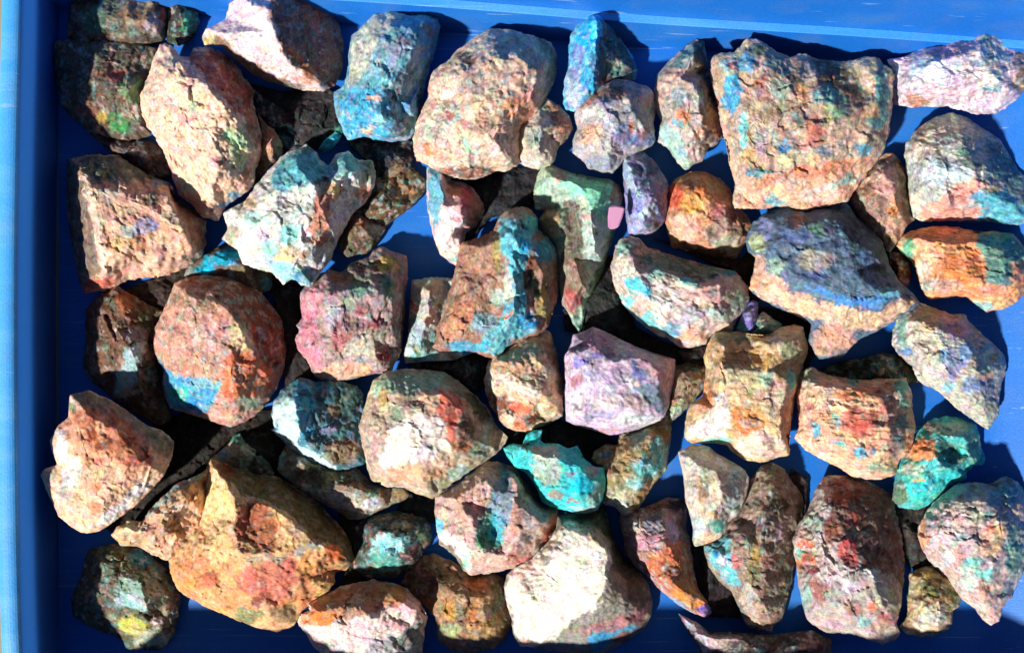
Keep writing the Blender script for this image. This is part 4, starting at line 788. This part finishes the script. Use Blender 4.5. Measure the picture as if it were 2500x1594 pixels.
rock('Z', "long dark grey-brown rock with a bright blue left edge, beside the pale kite-shaped rock", 5, 60,
 "800,330 860,260 940,245 1020,290 1080,400,45 1140,470,35 1150,560,35 1120,680,35 1090,780,30 1080,900,30 1060,1050,30 1030,1180,35 1000,1300,40 940,1330 930,1385 850,1370 780,1350 740,1290 700,1190 660,1100 560,1020 510,940 480,850 480,800 600,720 640,650 700,590 740,520 760,430",
 "940,400,125 900,600,158 860,750,168 720,800,155 960,800,120 780,1000,155 900,1000,140 850,1200,132 600,900,110 1040,600,100", '8a7868',
 "6ab4c0 475,830 560,760 650,730 665,850 700,980 710,1080 640,1080 530,950; c0c8d0 590,900,38,48; b8606a 690,900,36,70; b08848 820,870,45,90,10; 6a6a40 800,990,45,90; a08a80 720,720,100,70; a890a0 980,720,45,90; 9a6a68 900,900,45,55; 6a6450 1030,980,50,200; b49888 870,1250,110,80; e0c0a8 780,1335,90,24,15; 7a7058 950,350,70,60; 584e58 880,630,55,45; 3a3a2a 980,530,80,45; b8b0a0 760,1140,45,90; 2a80c0 560,860,30,40", streak=(20, 0.6))
rock('W', "large maroon and pale pink speckled rock, lower right, widest of that corner", 5, 78,
 "440,350 520,325 640,345 760,370,60 880,440,45 920,520,40 940,600,38 980,730,38 990,900,38 990,1050,42 980,1120,50 975,1190 955,1250 940,1330 970,1390 930,1440 850,1470 760,1440 670,1410 560,1385 480,1390 400,1350 330,1280 300,1170 280,1050 265,930 255,830 240,760 270,680 320,610 350,540 390,440",
 "480,480,155 620,500,145 420,700,175 600,720,185 700,860,180 560,860,195 450,950,200 620,1050,205 800,1040,188 850,1200,170 450,1200,172 650,1280,165 850,750,115 350,1050,180", 'b8a8a4',
 "6a4038 480,330 640,335 890,440 1000,900 1000,1090 900,1000 760,960 700,900 560,760 480,600; 6f3a30 600,450,100,80; 984038 650,620,60,55; 9ab0a0 335,590 460,590 470,680 380,690 300,650; 7a4030 500,710,60,85; b84048 610,800,55,35; c04a48 550,840 640,820 700,900 660,955 580,935 540,880; c8b09a 300,740,48,48; d06a48 340,790,60,28; a8dcd8 290,850,34,45; c8684a 340,895,65,38; dcc8bc 450,850,80,38; 5a4840 750,880,55,60; 6a4440 760,930,60,45; 8a4a44 420,1100,50,110,-10; b85a58 380,970,38,28; ccc0c0 550,990,150,55; 98b8b4 320,1150,45,90; 9a989c 520,1150,65,80; 9a6a68 650,1220,55,55; d07860 800,1220,48,35; 98c0c0 720,1320,60,45; c8686a 880,1300,60,35; b89888 840,1360,80,50; c0c4a8 850,1130,100,60; c0a0a8 480,1340,80,35; b8c8cc 770,1000,45,45; b0a898 690,700,70,28,20; b87850 280,930,36,45; e0d8dc 620,1080,45,45; d0c0a0 900,1230,70,28,15", speck=1.1, streak=(15, 0.3))
rock('R', "dark olive piece added as the shaded back of the concentric banded rock", 0, 50,
 "400,350 560,290 750,260 850,230 950,250 1050,330 1090,420 1000,450 720,440 500,410", "800,330,90", '3f4834')  # separate dark piece standing in for the banded rock's shaded back face
rock('R', "teal rock with an orange patch and a dark cleft, right side below the grey-blue rock", 0, 58,
 "1100,760 1140,720 1200,680 1290,665 1400,680 1480,720,45 1510,790,40 1510,840,40 1540,940,40 1530,990,40 1470,990 1420,1040 1420,1080 1300,1120 1280,1160 1200,1240 1080,1290 960,1270 920,1220 950,1000 1010,900 1070,830",
 "1250,780,130 1180,900,152 1400,800,125 1180,1050,145 1290,1010,155 1320,880,100 1080,1180,110 1450,930,85", '5ab4b0',
 "98b8a0 1300,740,140,50; e88a50 1030,880 1120,790 1220,820 1240,945 1150,955 1030,955; 3a5a50 1230,800 1380,880 1430,1000 1330,1000 1240,900; 50c8cc 1010,1115 1150,1085 1300,1020 1425,1080 1250,1180 1090,1275; c0d0b8 1050,1020,80,50; 5a6a50 960,1190,60,95; 80b498 1470,870,55,110; e0a070 1100,1090,50,18; 8a7a68 1170,730,50,35", streak=(10, 0.4))
rock('R', "peach rock banded in rings around a red eye and dotted with teal", 25, 92,
 "310,360 360,320 420,360 500,390 640,410 720,420 800,405 900,410 1000,400 1030,470,80 1050,600,75 1070,720,75 1050,840,80 1030,900 960,950 940,1050 840,1080 660,1080 570,1010 440,940 330,880 260,800 290,720 280,600 265,500 290,420",
 "400,450,185 450,700,195 650,650,202 650,470,192 850,520,190 900,800,182 650,900,182 430,830,165 800,1000,150 960,500,145", 'e0b498',
 "d0907a 690,700,280,230; e8bc98 690,695,215,170; c46a58 590,620 700,580 820,630 825,780 690,820 570,770; c05a50 690,720,55,55; 60b4c8 400,750,38,48; 98c4c8 540,700,24,58; 70b8c0 550,845,60,26,20; 60b4cc 700,900,48,36; 60a8c0 780,890,18,38; 60a898 980,450,55,55; 7ab0a4 990,560,36,55; 70a4a8 960,830,36,55; 6a8f90 990,690,45,60; 70a8a0 640,430,50,24; 8fb09a 830,1000,110,24; a8b4a4 360,400,70,60; a87060 880,560,55,150; c88058 700,500,190,40,-10; e8c09a 860,950,80,36; f0d0b0 480,580,110,45; 907a78 930,880,45,55; f0d0b0 400,900,140,26,30; b8706a 340,590,50,25", streak=(3, 1.0), speck=0.8)
rock('N', "grey-blue lozenge-shaped rock with lilac bands at the right, pointing down", 15, 78,
 "940,780 1000,720 1080,670 1200,710 1300,750,65 1400,750,55 1450,820,50 1540,900,50 1600,950,50 1670,1020,50 1690,1100,55 1660,1200,60 1640,1300 1640,1420 1570,1530 1480,1470 1350,1380 1240,1270 1130,1210 1090,1180 1050,1090 960,1010 920,950",
 "1080,800,150 1250,850,175 1420,930,172 1200,1050,188 1500,1130,170 1350,1200,172 1540,1390,125 1050,950,140", 'b8b4a8',
 "88b0a8 980,850,45,120; d8c4b8 1040,860,36,90; a898b0 1350,850,80,80; 60a8c8 1280,1030,55,35; c8b090 1150,820,80,60; 8a88b0 1320,1100,55,120; 7a8ab8 1480,1230,85,65; c4d0b0 1580,1070,80,80; 5a80b8 1000,1000,48,38; 8ab8cc 1310,1240,55,35; d0c8c0 1200,1150,90,75; 9a9a78 1150,730,90,35; b0b49c 1550,1410,75,55; e0b09a 1560,1170,55,35; 7a98c0 1420,1000,55,55; b8bcac 1400,1330,90,55; d0ccb0 1200,980,60,55; 8a9ac8 1390,1070,30,40", streak=(8, 0.7))
rock('W', "pastel pink and teal rock in the bottom right corner, tapering to a blunt point", 15, 78,
 "1100,680 1150,580 1200,520 1300,430 1360,385 1480,380 1580,390 1650,345 1720,345 1790,400,70 1830,500,72 1840,700,72 1820,900,70 1790,1000,66 1740,1120,60 1710,1160 1660,1220 1640,1310 1590,1340 1530,1300 1480,1230 1390,1160 1300,1030 1180,910 1130,830 1100,740",
 "1350,500,168 1550,500,172 1250,680,182 1500,750,198 1680,650,165 1400,900,188 1600,950,168 1550,1150,132", 'c4b0a8',
 "a89c98 1420,440,130,48; 6a9aa0 1680,450,110,95; d4bcc0 1250,720,95,150; c88860 1125,720,36,110; a8c0a8 1500,600,105,55; e8b894 1590,760,80,110; a898a8 1430,760,55,85; d8a8a8 1350,870,65,85; d0d4d4 1290,880,45,55; 80c8c4 1500,960,110,75,20; 6a9484 1750,850,60,200; c0d4c4 1440,1020,55,90; c8a090 1570,1130,90,55,30; a87a68 1550,1080,55,35; 4f7080 1710,1100,45,55; d8a070 1620,690,85,36; e0bcb0 1600,1280,55,55; 5a9aa0 1590,590,28,28; 8a7a88 1540,940,40,30", streak=(12, 0.6))
rock('W', "small straw-yellow layered stone at the bottom right, between the two bigger rocks", 0, 48,
 "1040,1000 1100,960 1200,940 1290,980 1350,1070 1380,1130 1370,1210 1320,1240 1320,1330 1280,1380 1180,1410 1100,1420 1020,1400 965,1355 1020,1280 1030,1180",
 "1180,1050,112 1250,1150,114 1130,1200,122 1200,1300,112", 'a89870', "8a7a40 1170,1010,110,45,15; 5a5c34 1055,1065 1200,1060 1370,1120 1360,1220 1200,1150; d8ccb0 1180,1225,140,55,15; c8ccb8 1200,1300,110,45; e8ccb0 1090,1370,100,45; 8a6a40 1240,1170,110,24,10; d8b0a0 1250,1350,65,28", streak=(18, 1.2))
rock('Z', "low dark slab with a pale lavender corner at the bottom edge", 0, 60,
 "300,1265 345,1290 430,1330 510,1395 720,1400 900,1420 1000,1400 1200,1380 1330,1440 1330,1600 1000,1700 600,1700 480,1560 400,1440",
 "440,1400,105 500,1430,128 720,1440,124 900,1540,104 1100,1480,112 700,1560,104", '544a48', "c8bcc8 335,1295 420,1325 500,1430 490,1540 410,1440; c0a0a8 500,1420 700,1415 740,1440 600,1490 490,1530; 6a8f88 280,1245,60,45; 6a5048 1200,1450,100,60", rough=0.6)
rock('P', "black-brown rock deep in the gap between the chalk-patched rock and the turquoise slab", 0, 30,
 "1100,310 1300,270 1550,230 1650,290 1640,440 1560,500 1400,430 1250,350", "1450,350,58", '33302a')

# near-black stones added so the shaded gaps between the rocks read dark
under("black-brown stone added as shade in the gap right of the long cream rock", "625,215 700,235 790,225 835,260 820,300 800,345 750,350 705,330 690,290 640,240", '2c2a2c')
under("dark stone added as shade in the gap under the square tan rock's orange rim", "290,715 400,680 455,655 475,680 425,720 400,765 330,715", '332a26')
under("near-black stone added as shade in the upright gap between the round rust rock and the mauve-pink rock", "640,675 700,685 745,695 740,780 728,840 770,925 700,935 692,860 675,740", '2c2624')
under("long dark stone added as shade in the diagonal gap beside the orange and white rock", "400,1050 470,1020 560,1030 640,1020 690,1040 660,1090 570,1120 520,1190 440,1270 340,1300 290,1260 330,1190 380,1130", '241e1a', 30)
under("dark stone added as shade in the gap left of the long grey-brown slab", "590,1070 665,1055 692,1085 685,1130 700,1165 630,1160 590,1120", '2f2b24')
under("dark stone added as shade in the narrow gap right of the large ochre rock", "830,1260 880,1250 892,1330 884,1420 835,1440 850,1340", '2e2a22')
under("black stone added as shade in the hollow below the pinkish boulder", "1095,440 1250,422 1315,420 1305,480 1260,520 1200,522 1130,605 1135,500", '28282c')
under("black stone added as shade in the gap above the lilac rock", "1420,750 1500,715 1545,800 1645,850 1645,885 1500,835 1400,805 1400,765", '2a2a2a')
under("black stone added as shade in the gap between the lilac rock and the tan block's top", "1650,850 1745,828 1745,880 1730,925 1650,905", '2a2626')
under("dark brown stone added as shade in the gap under the orange-red rock", "1620,590 1800,640 1845,595 1848,680 1835,735 1800,670 1700,625", '3a2c24')
under("black stone added as shade in the gap under the slate-blue slab's peach rim", "1850,755 1960,775 1995,800 1985,845 1965,885 1900,805", '2a2726')
under("dark stone added as shade in the gap between the slanting mauve rock and the blue-edged rock", "1690,1240 1725,1320 1765,1400 1795,1490 1730,1485 1700,1400", '2c2628')
under("dark stone added as shade in the gap left of the straw-yellow stone", "2190,1260 2262,1225 2250,1290 2290,1365 2240,1385 2200,1340", '2e2a26')
under("dark green-black stone added as shade in the gap above the turquoise-green slab", "1225,1065 1330,1030 1420,1045 1490,1085 1440,1115 1300,1090", '26302c')
under("dark stone added as shade in the gap left of the grey-pink rock", "1000,1195 1062,1205 1068,1270 1030,1265 975,1255", '2a2c2c')


under("black stone added as shade in the gap right of the mint-topped rock's red tip", "1440,660 1490,640 1500,700 1530,760 1500,790 1420,770 1400,740 1430,700", '262826')
under("dark stone added as shade in the gap left of the large maroon and pink rock", "1930,1170 1965,1190 1960,1260 1945,1330 1930,1420 1905,1440 1900,1350 1915,1250", '2a2628')

# a flat chip of pink material leaning on the mint-topped rock
fx, fy = FR['H']
top = [unproj(fx + a * TS, fy + b * TS, z) for a, b, z in ((1638, 710, 172), (1690, 706, 170), (1746, 718, 166), (1730, 780, 163), (1702, 852, 160), (1660, 868, 161), (1630, 858, 164), (1628, 780, 168))]
bot = [unproj(fx + a * TS, fy + b * TS, z) for a, b, z in ((1640, 713, 158), (1690, 709, 156), (1742, 720, 152), (1726, 780, 149), (1699, 850, 146), (1660, 865, 147), (1633, 855, 150), (1631, 780, 154))]
org = Vector(bot[0])
cm, cnt, cp = base_mat("pink_chip")
cno = cnt.nodes.new("ShaderNodeTexNoise"); cno.inputs["Scale"].default_value = 500
cmx = cnt.nodes.new("ShaderNodeMix"); cmx.data_type = 'RGBA'
cmx.inputs[6].default_value = (0.46, 0.20, 0.34, 1); cmx.inputs[7].default_value = (0.58, 0.29, 0.45, 1)
cnt.links.new(cno.outputs["Fac"], cmx.inputs[0]); cnt.links.new(cmx.outputs[2], cp.inputs["Base Color"])
cp.inputs["Roughness"].default_value = 0.55
chip = new_mesh_object("pink_flake", [Vector(p) - org for p in bot + top],
                       [tuple(range(7, -1, -1)), tuple(range(8, 16))] + [(k, (k + 1) % 8, 8 + (k + 1) % 8, 8 + k) for k in range(8)], cm, loc=org)
cb = bmesh.new(); cb.from_mesh(chip.data)
bmesh.ops.recalc_face_normals(cb, faces=cb.faces)
bmesh.ops.bevel(cb, geom=cb.edges[:], offset=0.0006, segments=2, affect='EDGES')
cb.to_mesh(chip.data); cb.free()
chip["label"] = "smooth flat pink chip leaning on the side of the mint-topped rock"
chip["category"] = "chip"
